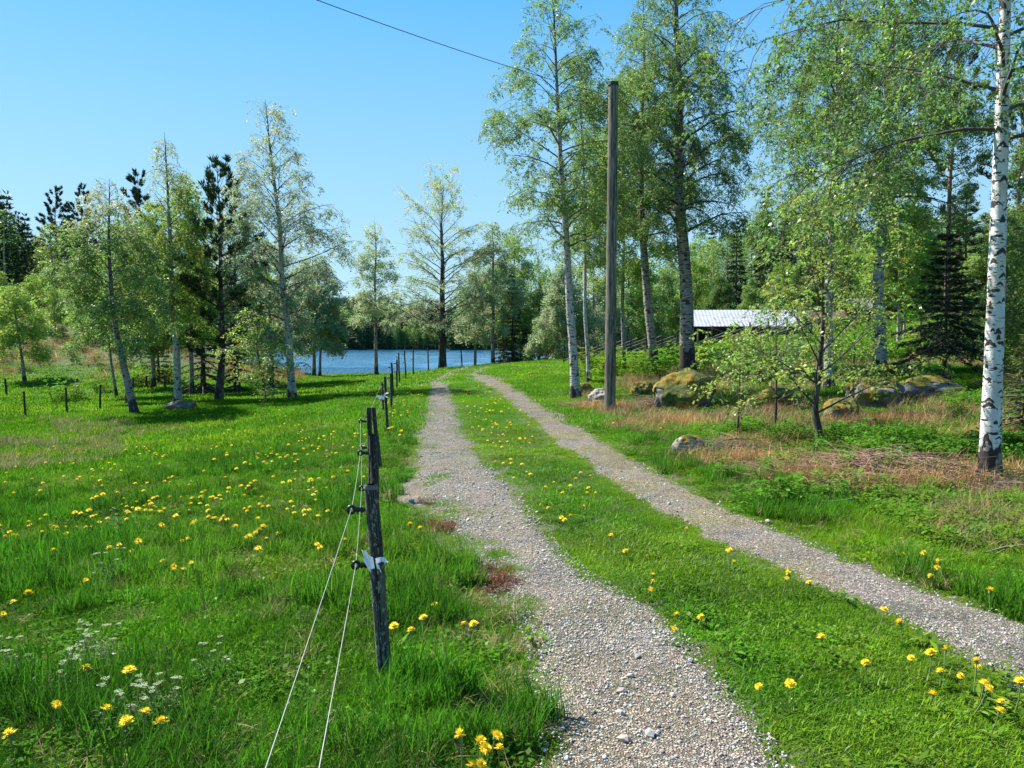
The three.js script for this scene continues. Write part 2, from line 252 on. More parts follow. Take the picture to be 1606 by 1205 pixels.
// ---------------------------------------------------------------- ground, track, lake
{
  const gb = new GB(), A = 400, radii = [0]; let r = 0.35; while (r < 1900) { radii.push(r); r *= 1.034; r += 0.02; }
  radii.forEach((rad, q) => {
    for (let k = 0; k <= A; k++) {
      const a = k / A * 2 * Math.PI, x = Math.sin(a) * rad, z = -Math.cos(a) * rad, y = ground(x, z);
      const n1 = fbm(x * 0.35, z * 0.35, 21, 3), n2 = fbm(x * 1.7, z * 1.7, 31, 3);
      let c = [0.055, 0.095, 0.012];
      const mixc = (o, t) => { c = [lerp(c[0], o[0], t), lerp(c[1], o[1], t), lerp(c[2], o[2], t)]; };
      if (rad < 90) {
        mixc([0.085, 0.18, 0.012], smooth(16, 34, rad));
        mixc([0.15, 0.13, 0.06], smooth(0.52, 0.68, n1) * 0.6);
        const w = rightWild(x, z); if (w > 0) mixc(n2 > 0.5 ? [0.13, 0.095, 0.055] : [0.085, 0.075, 0.035], w * (0.5 + 0.4 * n1) * smooth(40, 24, -z));
        const lr = leftRough(x, z); if (lr > 0) mixc([0.14, 0.12, 0.06], lr * smooth(0.35, 0.6, n2) * 0.9);
        if (z < -50 && x < -15) mixc(n2 > 0.48 ? [0.17, 0.12, 0.075] : [0.1, 0.11, 0.04], smooth(-48, -54, z - (x + 24) * 0.12) * 0.85);
        if (rad < 40) { const rd = rutDist(x, z); if (rd < 0.4) mixc([0.2, 0.17, 0.125], smooth(0.35, 0.02, rd + 0.3 * (n2 - 0.5))); }
      } else mixc([0.03, 0.045, 0.018], 0.8);
      const s = z < -55 ? lakeSdf(x, z) : -50; if (s > -3) mixc([0.06, 0.055, 0.035], smooth(-3, -0.5, s));
      gb.v([x, y, z], [0, 1, 0], x / 1.7, z / 1.7, c);
    }
  });
  for (let q = 0; q < radii.length - 1; q++) for (let k = 0; k < A; k++) { const a = q * (A + 1) + k, b = a + A + 1; gb.i.push(a, a + 1, b, b, a + 1, b + 1); }
  const g = gb.build(); g.computeVertexNormals();
  const nn = g.attributes.normal; if (nn.getY(5000) < 0) { const ix = g.index.array; for (let k = 0; k < ix.length; k += 3) { const t = ix[k]; ix[k] = ix[k + 1]; ix[k + 1] = t; } g.computeVertexNormals(); }
  setting('ground', g, groundMat, 'grassy meadow ground rising to wooded slopes on both sides');
}
{
  // crushed stone: cells with their own grey, pink or dark tone
  const W = 1024, C = 110, cell = new Map(), pt = (i, j) => { const a = ((i % C) + C) % C, b = ((j % C) + C) % C; return [hash(a, b, 301), hash(a, b, 302), hash(a, b, 303), hash(a, b, 304)]; };
  const hgt = new Uint8Array(W * W);
  const map = dataTex(W, W, (i, j) => {
    const x = i / W * C, y = j / W * C, a = Math.floor(x), b = Math.floor(y); let d1 = 9, d2 = 9, who = null;
    for (let q = -1; q <= 1; q++) for (let s = -1; s <= 1; s++) { const p = pt(a + q, b + s), d = Math.hypot(a + q + p[0] - x, b + s + p[1] - y); if (d < d1) { d2 = d1; d1 = d; who = p; } else if (d < d2) d2 = d; }
    const e = smooth(0.02, 0.3, d2 - d1), v = (0.55 + 0.6 * who[2]) * lerp(0.55, 1, e), n = pnoise(i / 3, j / 3, 341, 341, 7), pink = who[3] > 0.62 ? 1 : 0;
    hgt[j * W + i] = clamp(e * (0.4 + 0.6 * who[2]) * 220 + 30 * n, 0, 255);
    const f = v * (0.9 + 0.2 * n); return [(148 + 14 * pink) * f, (142 + 2 * pink) * f, (131 - 2 * pink) * f];
  }, true);
  const bump = dataTex(W, W, (i, j) => { const v = hgt[j * W + i]; return [v, v, v]; });
  M.gravel = new THREE.MeshStandardMaterial({ map, bumpMap: bump, bumpScale: 0.012, roughness: 0.95, vertexColors: true });
  for (const which of [0, 1]) {
    const C0 = which ? CR : CL, gb = new GB(), N = C0.length, K = 16, sub = 5, rows = (N - 1) * sub + 1;
    for (let r = 0; r < rows; r++) {
      const k = Math.min(N - 2, Math.floor(r / sub)), f = r / sub - k, P = [lerp(C0[k][0], C0[k + 1][0], f), lerp(C0[k][1], C0[k + 1][1], f)];
      const a = C0[Math.max(0, k - 1)], b = C0[Math.min(N - 1, k + 2)], L = Math.hypot(b[0] - a[0], b[1] - a[1]), sx = -(b[1] - a[1]) / L, sz = (b[0] - a[0]) / L;
      const len = r * 0.04, hw = rutHalf(which, P[1]), e0 = hw * (1 + 0.55 * (fbm(len * 0.9, 3 + which, 41, 3) - 0.45)) + 0.12 * (noise(len * 7, 1, 43) - 0.5) + (which ? 0 : bulge(P[1])), e1 = hw * (1 + 0.55 * (fbm(len * 0.9, 9 + which, 45, 3) - 0.45)) + 0.12 * (noise(len * 7, 1, 47) - 0.5);
      for (let q = 0; q <= K; q++) {
        const t = q / K, o = lerp(-e0, e1, t), x = P[0] + sx * o, z = P[1] + sz * o, edge = Math.min(t, 1 - t) * 2, y = ground(x, z) + 0.016 - 0.02 * smooth(0.25, 0, edge) ;
        const n = fbm(x * 1.3, z * 1.3, 51, 3), n3 = fbm(x * 4, z * 4, 53, 3), m = which ? smooth(0.38, 0.58, n) * 0.9 : smooth(0.5, 0.66, n) * 0.5, dk = smooth(.52, .62, n3) * .35;
        const dirt = smooth(.56, .42, fbm(x * 1.6, z * 1.6, 921, 3)) * .45, c = [lerp(lerp(1.1, 1.15, m) - dk, 1.0, dirt), lerp(lerp(1.1, 1.12, m) - dk * .95, .92, dirt), lerp(lerp(1.1, 0.68, m) - dk * .9, .76, dirt)];   // bleached dry moss and silt on the stones
        gb.v([x, y, z], [0, 1, 0], x / 1.35, z / 1.35, c);
      }
    }
    for (let r = 0; r < rows - 1; r++) for (let q = 0; q < K; q++) { const a = r * (K + 1) + q, b = a + K + 1; gb.i.push(a, a + 1, b, b, a + 1, b + 1); }
    const g = gb.build(); g.computeVertexNormals();
    if (g.attributes.normal.getY(200) < 0) { const ix = g.index.array; for (let k = 0; k < ix.length; k += 3) { const t = ix[k]; ix[k] = ix[k + 1]; ix[k + 1] = t; } g.computeVertexNormals(); }
    setting('gravel_path', g, M.gravel, which ? 'narrow sandy gravel wheel rut on the right of the grassy strip' : 'wide grey gravel wheel rut on the left of the grassy strip');
  }
}
{
  const bump = dataTex(1024, 1024, (i, j) => { let v = 0; v += 90 * pnoise(i / 32, j / 8, 32, 128, 1) + 80 * pnoise(i / 12, j / 4, 85, 256, 2) + 60 * pnoise(i / 5, j / 2, 205, 512, 3); return [v, v, v]; });
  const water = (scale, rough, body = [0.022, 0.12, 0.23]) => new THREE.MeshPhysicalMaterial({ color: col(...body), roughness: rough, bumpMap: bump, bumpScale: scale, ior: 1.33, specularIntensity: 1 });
  const strip = (z0, z1, mat, label, bow) => {
    const gb = new GB(), N = 60; for (let k = 0; k <= N; k++) { const x = lerp(-300, 200, k / N); for (const [q, z] of [[0, z0], [1, z1]]) { const zz = z + (q === bow || bow === 2 ? 5 * (noise(x / 11, 4, 71) - 0.5) : 0); gb.v([x, LAKE_Y, zz], [0, 1, 0], x / 14, zz / 14, [1, 1, 1]); } }
    for (let k = 0; k < N; k++) gb.i.push(k * 2, k * 2 + 2, k * 2 + 1, k * 2 + 1, k * 2 + 2, k * 2 + 3);
    const g = gb.build(); g.computeVertexNormals(); setting('lake_water', g, mat, label);
  };
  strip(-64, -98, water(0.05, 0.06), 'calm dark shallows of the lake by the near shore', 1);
  // open water: real ripples whose near faces catch the sky
  const gb = new GB(), rows = []; let z = -96; while (z > -412) { rows.push(z); z -= 0.42 + (-z - 96) * 0.0052; }
  const M2 = 210, wave = (x, z) => { const k = 1 + (-z - 96) * 0.006; let w = 0; for (const [q, a, l, s] of [[0, .5, 1.5, 3], [.5, .35, 1.0, 4], [-.45, .35, 1.15, 5]]) { const c = Math.cos(q), sn = Math.sin(q), u = (x * sn + z * c) / (l * k), v = (x * c - z * sn) / (l * k * 3.2); w += a * (noise(u, v, s) - .5); } return w * .3 * k * smooth(-96, -108, z + 8 * (noise(x / 13, z / 9, 71) - .5)); };
  rows.forEach((zz, q) => { for (let k = 0; k <= M2; k++) { const f = k / M2 * 2 - 1, x = -zz * (f * .62 - .28) + (q % 2 ? .3 : 0); gb.v([x, LAKE_Y + wave(x, zz), zz], [0, 1, 0], x / 5, zz / 5, [1, 1, 1]); } });
  for (let q = 0; q < rows.length - 1; q++) for (let k = 0; k < M2; k++) { const a = q * (M2 + 1) + k, b = a + M2 + 1; gb.i.push(a, a + 1, b, b, a + 1, b + 1); }
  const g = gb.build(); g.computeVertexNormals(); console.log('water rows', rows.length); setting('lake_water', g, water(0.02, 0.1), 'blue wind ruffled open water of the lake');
}
console.log('ground');

// ---------------------------------------------------------------- trees
const SPRAY = {};
const GREENS = { leafy: [[0.19, 0.33, 0.06], [0.11, 0.21, 0.035]], fresh: [[0.24, 0.37, 0.075], [0.14, 0.25, 0.045]], silver: [[0.36, 0.43, 0.22], [0.23, 0.31, 0.13]], bright: [[0.30, 0.42, 0.06], [0.2, 0.31, 0.045]], deep: [[0.13, 0.22, 0.04], [0.08, 0.15, 0.028]], tan: [[0.44, 0.48, 0.22], [0.3, 0.35, 0.14]] };
function bendPath(p, dir, len, K, droop, wob, r) {     // a branch that starts along dir and sinks
  const out = [p]; let d = vnorm(dir);
  for (let k = 1; k <= K; k++) { d = vnorm([d[0] + (r() - .5) * wob, d[1] - droop / K + (r() - .5) * wob, d[2] + (r() - .5) * wob]); out.push(vadd(out[k - 1], d, len / K)); }
  return out;
}
const along = (P, t) => { const f = clamp(t, 0, 0.9999) * (P.length - 1), k = Math.floor(f), g = f - k; return [lerp(P[k][0], P[k + 1][0], g), lerp(P[k][1], P[k + 1][1], g), lerp(P[k][2], P[k + 1][2], g)]; };
const dirAt = (P, t) => { const k = Math.min(P.length - 2, Math.floor(clamp(t, 0, .9999) * (P.length - 1))); return vnorm(vsub(P[k + 1], P[k])); };
function spray(seed, n, L, leaf, far) {      // a hanging twig with its leaves
  const r = rng(seed), gb = new GB(), P = [[0, 0, 0], [L * .35, -L * .06, 0], [L * .7, -L * .24, L * .04], [L * .92, -L * .5, L * .06]];
  if (!far) gb.tube(P, [.0022, .0018, .0014, .001], 3, [.35, .3, .3]);
  for (let k = 0; k < n; k++) { const t = .12 + .88 * (k + r()) / n, p = along(P, t), a = (k % 2 ? 1 : -1) * (.5 + r()) + (r() - .5), e = -.9 + r() * 1.3, z = leaf * (.6 + .7 * r()), w = .72 + .56 * r(), c = [w * (1 + .12 * (r() - .5)), w, w * (.9 + .3 * r())], q = [p[0] + (r() - .5) * L * (far ? .5 : .12), p[1] + (r() - .5) * L * (far ? .5 : .12), p[2] + (r() - .5) * L * (far ? .5 : .12)]; gb[far ? 'tri' : 'leaf'](q, [Math.cos(a) * Math.cos(e), Math.sin(e), Math.sin(a) * Math.cos(e)], [r() - .5, r() * .9 + .1, r() - .5], z, z * .78, c); }
  return gb.build();
}
function broadTree(o) {
  // o: h, r0, tb (crown base as a share of h), R, limbs, leaves, size, droop, hue, top (topmost hue), lean [x,z], bend, seed, bark, seg, sparse, up, upper (share of leaves kept at the top)
  const r = rng(o.seed), g = new THREE.Group(), K = o.rings || 26, path = [], rad = [];
  const lean = o.lean || [0, 0], bend = o.bend || [0, 0], wob = o.wob ?? 0.012;
  for (let k = 0; k <= K; k++) { const t = k / K; path.push([lean[0] * t + bend[0] * Math.sin(t * Math.PI) + o.h * wob * (noise(t * 5, o.seed, 3) - .5) * smooth(0, .2, t), t * o.h - 0.08 * (1 - t), lean[1] * t + bend[1] * Math.sin(t * Math.PI) + o.h * wob * (noise(t * 5, o.seed, 4) - .5) * smooth(0, .2, t)]); rad.push(o.r0 * (Math.pow(1 - t, 0.85) * 0.97 + 0.03) * (1 + 0.45 * Math.exp(-t * o.h / 0.28))); }
  const tr = new GB().tube(path, rad, o.seg || 10, [1, 1, 1], { total: true, ru: 1, bump: (a, t, p) => 1 + 0.05 * (noise(Math.cos(a) * 1.5 + 9, t * o.h * 3 + Math.sin(a) * 1.5, o.seed) - .5) + (t * o.h < 0.9 ? 0.22 * (noise(Math.cos(a) * 3 + 5, Math.sin(a) * 3 + t * o.h * 2.5, o.seed + 2) - .45) * smooth(0.9, 0, t * o.h) : 0) });
  part(g, 'trunk', tr.build(), o.bark);
  const spots = [], all = new GB(), tb = o.tb, droop = o.droop ?? 0.9;
  const spread = (P, n, j) => { for (let k = 0; k < n; k++) { const t = Math.sqrt(r()), p = along(P, t); spots.push([p[0] + (r() - .5) * j, p[1] + (r() - .5) * j, p[2] + (r() - .5) * j]); } };
  for (let i = 0; i < o.limbs; i++) {
    const s = Math.pow((i + r() * .8) / o.limbs, o.pack || 0.95), t = tb + (0.97 - tb) * s, a = i * 2.4 + r() * 1.1 + (o.turn || 0);
    const prof = o.prof ? o.prof(s) : (s < .3 ? .72 + .28 * s / .3 : Math.pow(1 - (s - .3) / .7, .75) * .93 + .07);
    const L = o.R * prof * (0.75 + .5 * r()) * 1.15, el = lerp(o.up ? o.up[0] : .55, o.up ? o.up[1] : 1.1, s) + (r() - .5) * .3, P0 = along(path, t);
    const P = bendPath(P0, [Math.cos(a) * Math.cos(el), Math.sin(el), Math.sin(a) * Math.cos(el)], L, 7, droop * (0.5 + .8 * r()), .3, r);
    const br = rad[Math.round(t * K)] * .27 + 0.005, gb = o.split ? new GB() : all;
    gb.tube(P, P.map((_, k) => Math.max(.0035, br * (1 - k / 7.6))), o.far ? 3 : 5, [1, 1, 1], { rv: .1 });
    spread(P.slice(3), Math.max(1, Math.round(L * 3)), .22);
    const m = Math.max(2, Math.round(L * (o.subs || 3.6)));
    for (let k = 0; k < m; k++) {
      const u = .18 + .8 * (k + r()) / m, q = along(P, u), d = dirAt(P, u), side = (k % 2 ? 1 : -1) * (0.6 + .5 * r()), cs = Math.cos(side), sn = Math.sin(side);
      const d2 = [d[0] * cs - d[2] * sn, d[1] + .25 * (r() - .3), d[0] * sn + d[2] * cs], l2 = (L * .5 * (1 - .45 * u) + .2) * (.6 + .7 * r());
      const Q = bendPath(q, d2, l2, 4, droop * 1.5 * (.5 + r()), .3, r);
      gb.tube(Q, Q.map((_, z) => Math.max(.0025, br * .32 * (1 - z / 4.6))), 3, [1, 1, 1], { rv: .1 });
      spread(Q, Math.max(2, Math.round(l2 * 9)), .16);
      const tw = o.far ? 1 : Math.max(1, Math.round(l2 * (o.twigs || 3)));
      for (let w = 0; w < tw; w++) { const v = .3 + .7 * r(), qq = along(Q, v), l3 = .16 + .34 * r(), T = bendPath(qq, vadd(dirAt(Q, v), [r() - .5, -.1 - droop * .5 * r(), r() - .5], 1), l3, 3, droop * 1.6, .3, r); if (!o.far) gb.tube(T, [.003, .0025, .002, .0015], 3, [1, 1, 1], { rv: .1 }); spread(T, Math.max(2, Math.round(l3 * 16)), .1); }
    }
    if (o.split) part(g, 'branch', gb.build(), o.limbMat || M.twig);
  }
  spread(path.slice(Math.round(K * .9)), 12, .3);
  if (!o.split) part(g, 'branches', all.build(), o.limbMat || M.twig).userData.kind = 'stuff';
  const hue = GREENS[o.hue || 'fresh'], hueT = GREENS[o.top || o.hue || 'fresh'], y0 = tb * o.h, want = Math.round((o.sprays || o.leaves / (o.far ? 4.0 : 4.3)) * (o.leafK || 1)), size = o.size / (o.far ? .085 : .055); let tries = 0;
  const at = [];
  while (at.length < want && tries++ < want * 4) {
    const p = spots[Math.floor(r() * spots.length)], s = clamp((p[1] - y0) / (o.h - y0));
    if (p[1] < .3 || r() > lerp(1, o.upper ?? .6, smooth(.45, .95, s)) || noise3(p[0] * 1.1, p[1] * 1.1, p[2] * 1.1, o.seed) < (o.gap ?? .3) * (0.6 + .5 * r())) continue;
    { const tp = along(path, clamp(p[1] / o.h)), ax = Math.hypot(p[0] - tp[0], p[2] - tp[2]); if (o.h > 5 && ax < .5 * (1 - s * .6) && r() < .75) continue; }
    const w = r(), ht = smooth(.55, .9, s), c = [0, 1, 2].map((k) => lerp(lerp(hue[1][k], hue[0][k], w), lerp(hueT[1][k], hueT[0][k], w), ht) * (.8 + .4 * r()));
    at.push([p[0] + (r() - .5) * .1, p[1], p[2] + (r() - .5) * .1, r() * 6.283, size * (.6 + .75 * r()), c, (r() - .5) * 1.2, -(droop * .55) * r() + (r() - .5) * .8]);
  }
  const cm = new THREE.InstancedMesh(o.far ? SPRAY.far : SPRAY.near, o.far ? M.leafFar : M.leaf, at.length); cm.name = 'crown'; cm.userData.kind = 'stuff'; cm.castShadow = cm.receiveShadow = true;
  at.forEach((e, k) => { DUM.position.set(e[0], e[1], e[2]); DUM.rotation.set(e[6], e[3], e[7], 'YXZ'); DUM.scale.setScalar(e[4]); DUM.updateMatrix(); cm.setMatrixAt(k, DUM.matrix); cm.setColorAt(k, col(...e[5])); });
  g.add(cm);
  return g;
}
function conifer(o) {      // o: h, r0, tb, R, whorls, per, tufts, seed, kind 'pine' | 'spruce' | 'juniper', hue
  const r = rng(o.seed), g = new THREE.Group(), K = 18, path = [], rad = [];
  for (let k = 0; k <= K; k++) { const t = k / K; path.push([(o.lean || [0, 0])[0] * t + .02 * o.h * (noise(t * 4, o.seed, 3) - .5), t * o.h - .08 * (1 - t), (o.lean || [0, 0])[1] * t + .02 * o.h * (noise(t * 4, o.seed, 5) - .5)]); rad.push(o.r0 * (1 - t * .95) * (1 + .35 * Math.exp(-t * o.h / .3))); }
  part(g, 'trunk', new GB().tube(path, rad, 9, [1, 1, 1], { total: true }).build(), o.kind === 'pine' && !o.dim ? M.pineBark : M.darkBark);
  const bg = new GB(), cr = new GB(), hue = o.hue || [0.028, 0.055, 0.026], pine = o.kind === 'pine';
  const tuft = (p, d, s) => { for (let k = 0; k < o.tufts; k++) { const q = vnorm([d[0] * (pine ? .5 : 1.1) + (r() - .5) * 1.7, d[1] + (pine ? .35 : -.15) + (r() - .5) * (pine ? 1.2 : .7), d[2] * (pine ? .5 : 1.1) + (r() - .5) * 1.7]), w = .7 + .6 * r(), c = [hue[0] * w * (0.9 + .3 * r()), hue[1] * w, hue[2] * w * .95]; cr.leaf(vadd(p, [r() - .5, r() - .5, r() - .5], s * .35), q, [r() - .5, r() - .5, r() - .5], s * (.5 + .5 * r()), s * (o.wide || .2), c); } };
  for (let w = 0; w < o.whorls; w++) {
    const s = (w + r() * .6) / o.whorls, t = o.tb + (1 - o.tb) * s * .98, P0 = along(path, t), n = o.per - (s > .85 ? 1 : 0);
    for (let b = 0; b < n; b++) {
      if (pine && r() < .22) continue;
      const a = b / n * 6.283 + w * 1.3 + (r() - .5) * .8, prof = pine ? (s < .35 ? .55 + 1.2 * s : 1.0 - (s - .35) * 1.15) * (.5 + .8 * r()) : (1 - s) * .95 * (.8 + .3 * r()) + .05;
      const L = o.R * Math.max(.08, prof), el = pine ? lerp(-.05, .75, s) + (r() - .5) * .3 : lerp(-.35, .5, s), P = bendPath(P0, [Math.cos(a) * Math.cos(el), Math.sin(el), Math.sin(a) * Math.cos(el)], L, 5, pine ? -.35 : .1, .16, r);
      const br = rad[Math.round(t * K)] * .3 + .006; bg.tube(P, P.map((_, k) => Math.max(.004, br * (1 - k / 5.5))), 4, [1, 1, 1], { rv: .1 });
      const m = Math.max(2, Math.round(L / (pine ? .26 : .2) * (o.fill || 1)));
      for (let k = 0; k < m; k++) { const u = pine ? .42 + .6 * Math.sqrt(r()) * .97 : .08 + .92 * (k + r()) / m, q = along(P, u), d = dirAt(P, u), off = (r() - .5) * L * (pine ? .55 : .45) * (1.15 - u); tuft([q[0] - d[2] * off, q[1] + (pine ? (r() - .2) * .25 : -Math.abs(off) * .35), q[2] + d[0] * off], d, o.needle * (.7 + .6 * r())); }
    }
  }
  tuft(path[K], [0, 1, 0], o.needle);
  part(g, 'branches', bg.build(), M.twig).userData.kind = 'stuff'; part(g, 'crown', cr.build(), M.needle).userData.kind = 'stuff';
  return g;
}
function plant(g, name, label, category, x, z, o = {}) {
  g.name = numbered(name); g.position.set(x, ground(x, z) + (o.dy || 0), z); g.rotation.y = o.turn || 0; g.scale.set(o.s || 1, (o.s || 1) * (o.sy || 1), o.s || 1); tag(g, label, category, o.group); scene.add(g); return g;
}
// name the depth d of each, the column u where its foot stands and the row of its top; the height follows
const heightTo = (x, d, vTop) => px(CU, vTop, d)[1] - ground(x, -d);
function birchAt(u, d, vTop, label, o) { const x = colX(u, d), h = heightTo(x, d, vTop); return plant(broadTree({ h, bark: M.birch, ...o }), 'birch_tree', label, 'tree', x, -d, o); }

SPRAY.near = spray(91, 15, .3, .05, false); SPRAY.far = spray(92, 16, .42, .095, true);
// left of the fence
birchAt(210, 26, 278, 'bushy leaning birch nearest the lower pasture posts', { r0: .13, tb: .34, R: 1.75, limbs: 34, leaves: 15000, size: .062, droop: .9, lean: [-.75, -.3], bend: [-.35, 0], seed: 101, bark: M.birchGrey, top: 'tan', upper: .5, split: true });
birchAt(200, 33, 330, 'birch with thin pale stem just behind the leaning birch', { r0: .10, tb: .36, R: 1.5, limbs: 22, leaves: 8000, size: .07, seed: 102, bend: [-.2, 0], bark: M.birchGrey, far: true, up: [.5, 1] });
birchAt(182, 37, 380, 'thin crooked young birch left of the leaning birch', { r0: .07, tb: .4, R: 1.2, limbs: 18, leaves: 5000, size: .075, lean: [-.9, 0], seed: 103, bark: M.birchGrey, far: true });
birchAt(278, 31, 208, 'tall birch with thin wispy top left of the dark pine', { r0: .15, tb: .34, R: 1.45, limbs: 44, leaves: 15000, size: .062, droop: 1.15, lean: [-.35, 0], seed: 104, top: 'tan', upper: .55, hue: 'bright', split: true });
birchAt(300, 37, 265, 'slim birch with drooping top behind the wispy birch', { r0: .11, tb: .3, R: 1.3, limbs: 28, leaves: 9000, size: .075, droop: 1.2, seed: 105, hue: 'bright', far: true, bark: M.birchGrey });
birchAt(458, 31, 155, 'tallest airy silver birch at the left edge of the lake view', { r0: .16, tb: .24, R: 2.15, limbs: 52, leaves: 15500, size: .06, droop: .55, up: [.5, 1.15], lean: [-.95, 0], bend: [.1, 0], seed: 106, hue: 'silver', top: 'tan', upper: .6, gap: .33, split: true });
birchAt(492, 55, 392, 'grey leaved birch with two stems on the lake shore', { r0: .13, tb: .36, R: 2.2, limbs: 30, leaves: 8000, size: .095, droop: 1.1, seed: 107, hue: 'silver', far: true, bark: M.birchGrey });
birchAt(501, 54, 455, 'short dark stemmed birch leaning beside the two stemmed birch', { r0: .10, tb: .3, R: 1.3, limbs: 18, leaves: 3500, size: .09, seed: 108, hue: 'silver', lean: [.2, 0], far: true, bark: M.birchGrey });
birchAt(372, 42, 285, 'pale yellow green birch between the dark pine and the airy birch', { r0: .12, tb: .25, R: 1.5, limbs: 28, leaves: 8000, size: .08, seed: 109, hue: 'bright', top: 'tan', upper: .4, far: true, bark: M.birchGrey });
birchAt(424, 44, 372, 'round topped alder behind the airy silver birch', { r0: .12, tb: .25, R: 1.9, limbs: 26, leaves: 8000, size: .085, seed: 110, hue: 'silver', far: true, bark: M.birchGrey });
birchAt(240, 42, 345, 'dense green birch filling the gap behind the wispy birch', { r0: .12, tb: .25, R: 1.8, limbs: 28, leaves: 9000, size: .085, seed: 111, hue: 'fresh', far: true, bark: M.birchGrey });
birchAt(38, 45, 440, 'small birch on the far side of the lower pasture', { r0: .10, tb: .3, R: 1.4, limbs: 22, leaves: 3800, size: .085, lean: [-.6, 0], seed: 112, hue: 'bright', far: true, bark: M.birchGrey });
plant(conifer({ h: 9.2, r0: .16, tb: .2, R: 1.85, whorls: 24, per: 6, tufts: 13, needle: .27, wide: .15, seed: 121, kind: 'pine', dim: true, hue: [.045, .08, .026], fill: 1.9 }), 'pine_tree', 'dark green pine amid the left hand birches', 'tree', colX(345, 31.5), -31.5);
plant(conifer({ h: 6.4, r0: .14, tb: .05, R: 1.5, whorls: 20, per: 6, tufts: 8, needle: .2, wide: .12, seed: 122, kind: 'spruce', hue: [.022, .045, .02] }), 'spruce_tree', 'dark spruce with low boughs behind the left hand pine', 'tree', colX(318, 38), -38);
plant(conifer({ h: 4.2, r0: .1, tb: .03, R: 1.25, whorls: 16, per: 6, tufts: 8, needle: .2, wide: .12, seed: 123, kind: 'spruce', hue: [.022, .045, .02] }), 'spruce_tree', 'low dark spruce bush right of the left hand pine', 'tree', colX(368, 39), -39);
plant(conifer({ h: 3.2, r0: .09, tb: .03, R: 1.2, whorls: 14, per: 6, tufts: 8, needle: .2, wide: .12, seed: 124, kind: 'spruce', hue: [.022, .042, .018] }), 'spruce_tree', 'squat dark spruce at the foot of the bank left of the pine', 'tree', colX(248, 44), -44);
plant(conifer({ h: 2.6, r0: .08, tb: .03, R: .8, whorls: 14, per: 6, tufts: 8, needle: .16, wide: .12, seed: 125, kind: 'spruce', hue: [.03, .055, .02] }), 'juniper_bush', 'dark juniper behind the leafy sapling by the meadow', 'bush', colX(428, 38), -38);
// the sapling at the meadow's edge
{ const x = colX(418, 27.5), g = broadTree({ h: 3.05, r0: .035, tb: .14, R: .95, limbs: 22, sprays: 300, leaves: 1500, size: .075, droop: .3, up: [.6, 1.1], lean: [-.5, 0], seed: 131, hue: 'bright', upper: .9, gap: .15, split: true, bark: M.darkBark, subs: 3 }); plant(g, 'leafy_sapling', 'light green leafy sapling at the edge of the left meadow', 'sapling', x, -27.5); }
// young birches on the left hillside and pines above
{
  const proto = broadTree({ h: 6, r0: .06, tb: .16, R: 1.15, limbs: 28, leaves: 3000, size: .095, droop: .7, seed: 141, hue: 'bright', far: true, bark: M.birchGrey, upper: .9 });
  const proto2 = broadTree({ h: 6, r0: .06, tb: .16, R: 1.2, limbs: 26, leaves: 3000, size: .095, droop: .8, seed: 142, hue: 'bright', far: true, bark: M.birchGrey, upper: .9 });
  const where = [[12, 58, 450, 'at the picture edge'], [55, 62, 428, 'second from the left'], [88, 60, 447, 'left of the tall hill pine'], [108, 66, 440, 'below the tall hill pine'], [130, 58, 452, 'half behind the leaning birch'], [30, 68, 455, 'behind two others'], [-15, 60, 460, 'cut by the left edge'], [160, 64, 450, 'right of the leaning birch crown'], [225, 60, 440, 'behind the wispy birch'], [330, 62, 452, 'seen through the pine boughs'], [70, 74, 432, 'highest up the slope'], [395, 60, 460, 'left of the lake corner'], [205, 70, 430, 'high behind the leaning birch'], [285, 72, 425, 'high behind the wispy birch'], [345, 70, 430, 'high behind the pine'], [405, 66, 440, 'at the lake corner behind the sapling'], [120, 78, 420, 'just below the hill pines'], [5, 76, 425, 'topmost at the left edge']];
  where.forEach(([u, d, v, l], k) => { const x = colX(u, d), h = heightTo(x, d, v), g = (k % 2 ? proto2 : proto).clone(); plant(g, 'birch_sapling', 'fresh green young birch on the left bank, ' + l, 'tree', x, -d, { s: h / 6, turn: k * 1.7, group: 'young birches on the left bank' }); });
  const pA = conifer({ h: 16, r0: .22, tb: .42, R: 2.6, whorls: 15, per: 5, tufts: 16, needle: .36, wide: .16, seed: 151, kind: 'pine', fill: 2.2, hue: [.04, .068, .04] });
  const pB = conifer({ h: 16, r0: .2, tb: .3, R: 2.3, whorls: 18, per: 5, tufts: 16, needle: .36, wide: .16, seed: 152, kind: 'pine', fill: 2.1, hue: [.04, .066, .04] });
  const pines = [[94, 88, 296, 'standing clear with bare lower trunk'], [135, 92, 290, 'second tallest, right of the clear standing one'], [222, 90, 276, 'peeping over the wispy birch'], [32, 86, 333, 'broad, near the left edge'], [60, 95, 372, 'short, between two taller ones'], [5, 88, 372, 'cut by the left edge'], [-25, 84, 350, 'mostly outside the left edge'], [115, 98, 345, 'dim, behind the clear standing one'], [150, 86, 335, 'behind the leaning birch crown'], [18, 100, 365, 'far back at the left'], [75, 100, 365, 'thin one behind the clear standing one'], [185, 96, 360, 'behind the leaning birch top'], [48, 84, 385, 'low one above the young birches'], [265, 98, 380, 'hidden by the wispy birch'], [315, 100, 400, 'behind the dark pine']];
  pines.forEach(([u, d, v, l], k) => { const x = colX(u, d), h = heightTo(x, d, v), g = (k % 2 ? pB : pA).clone(); plant(g, 'hill_pine', 'dark pine on the left hill, ' + l, 'tree', x, -d, { s: h / 16, turn: k * 2.1, group: 'pines on the left hill' }); });
}
console.log('left trees');
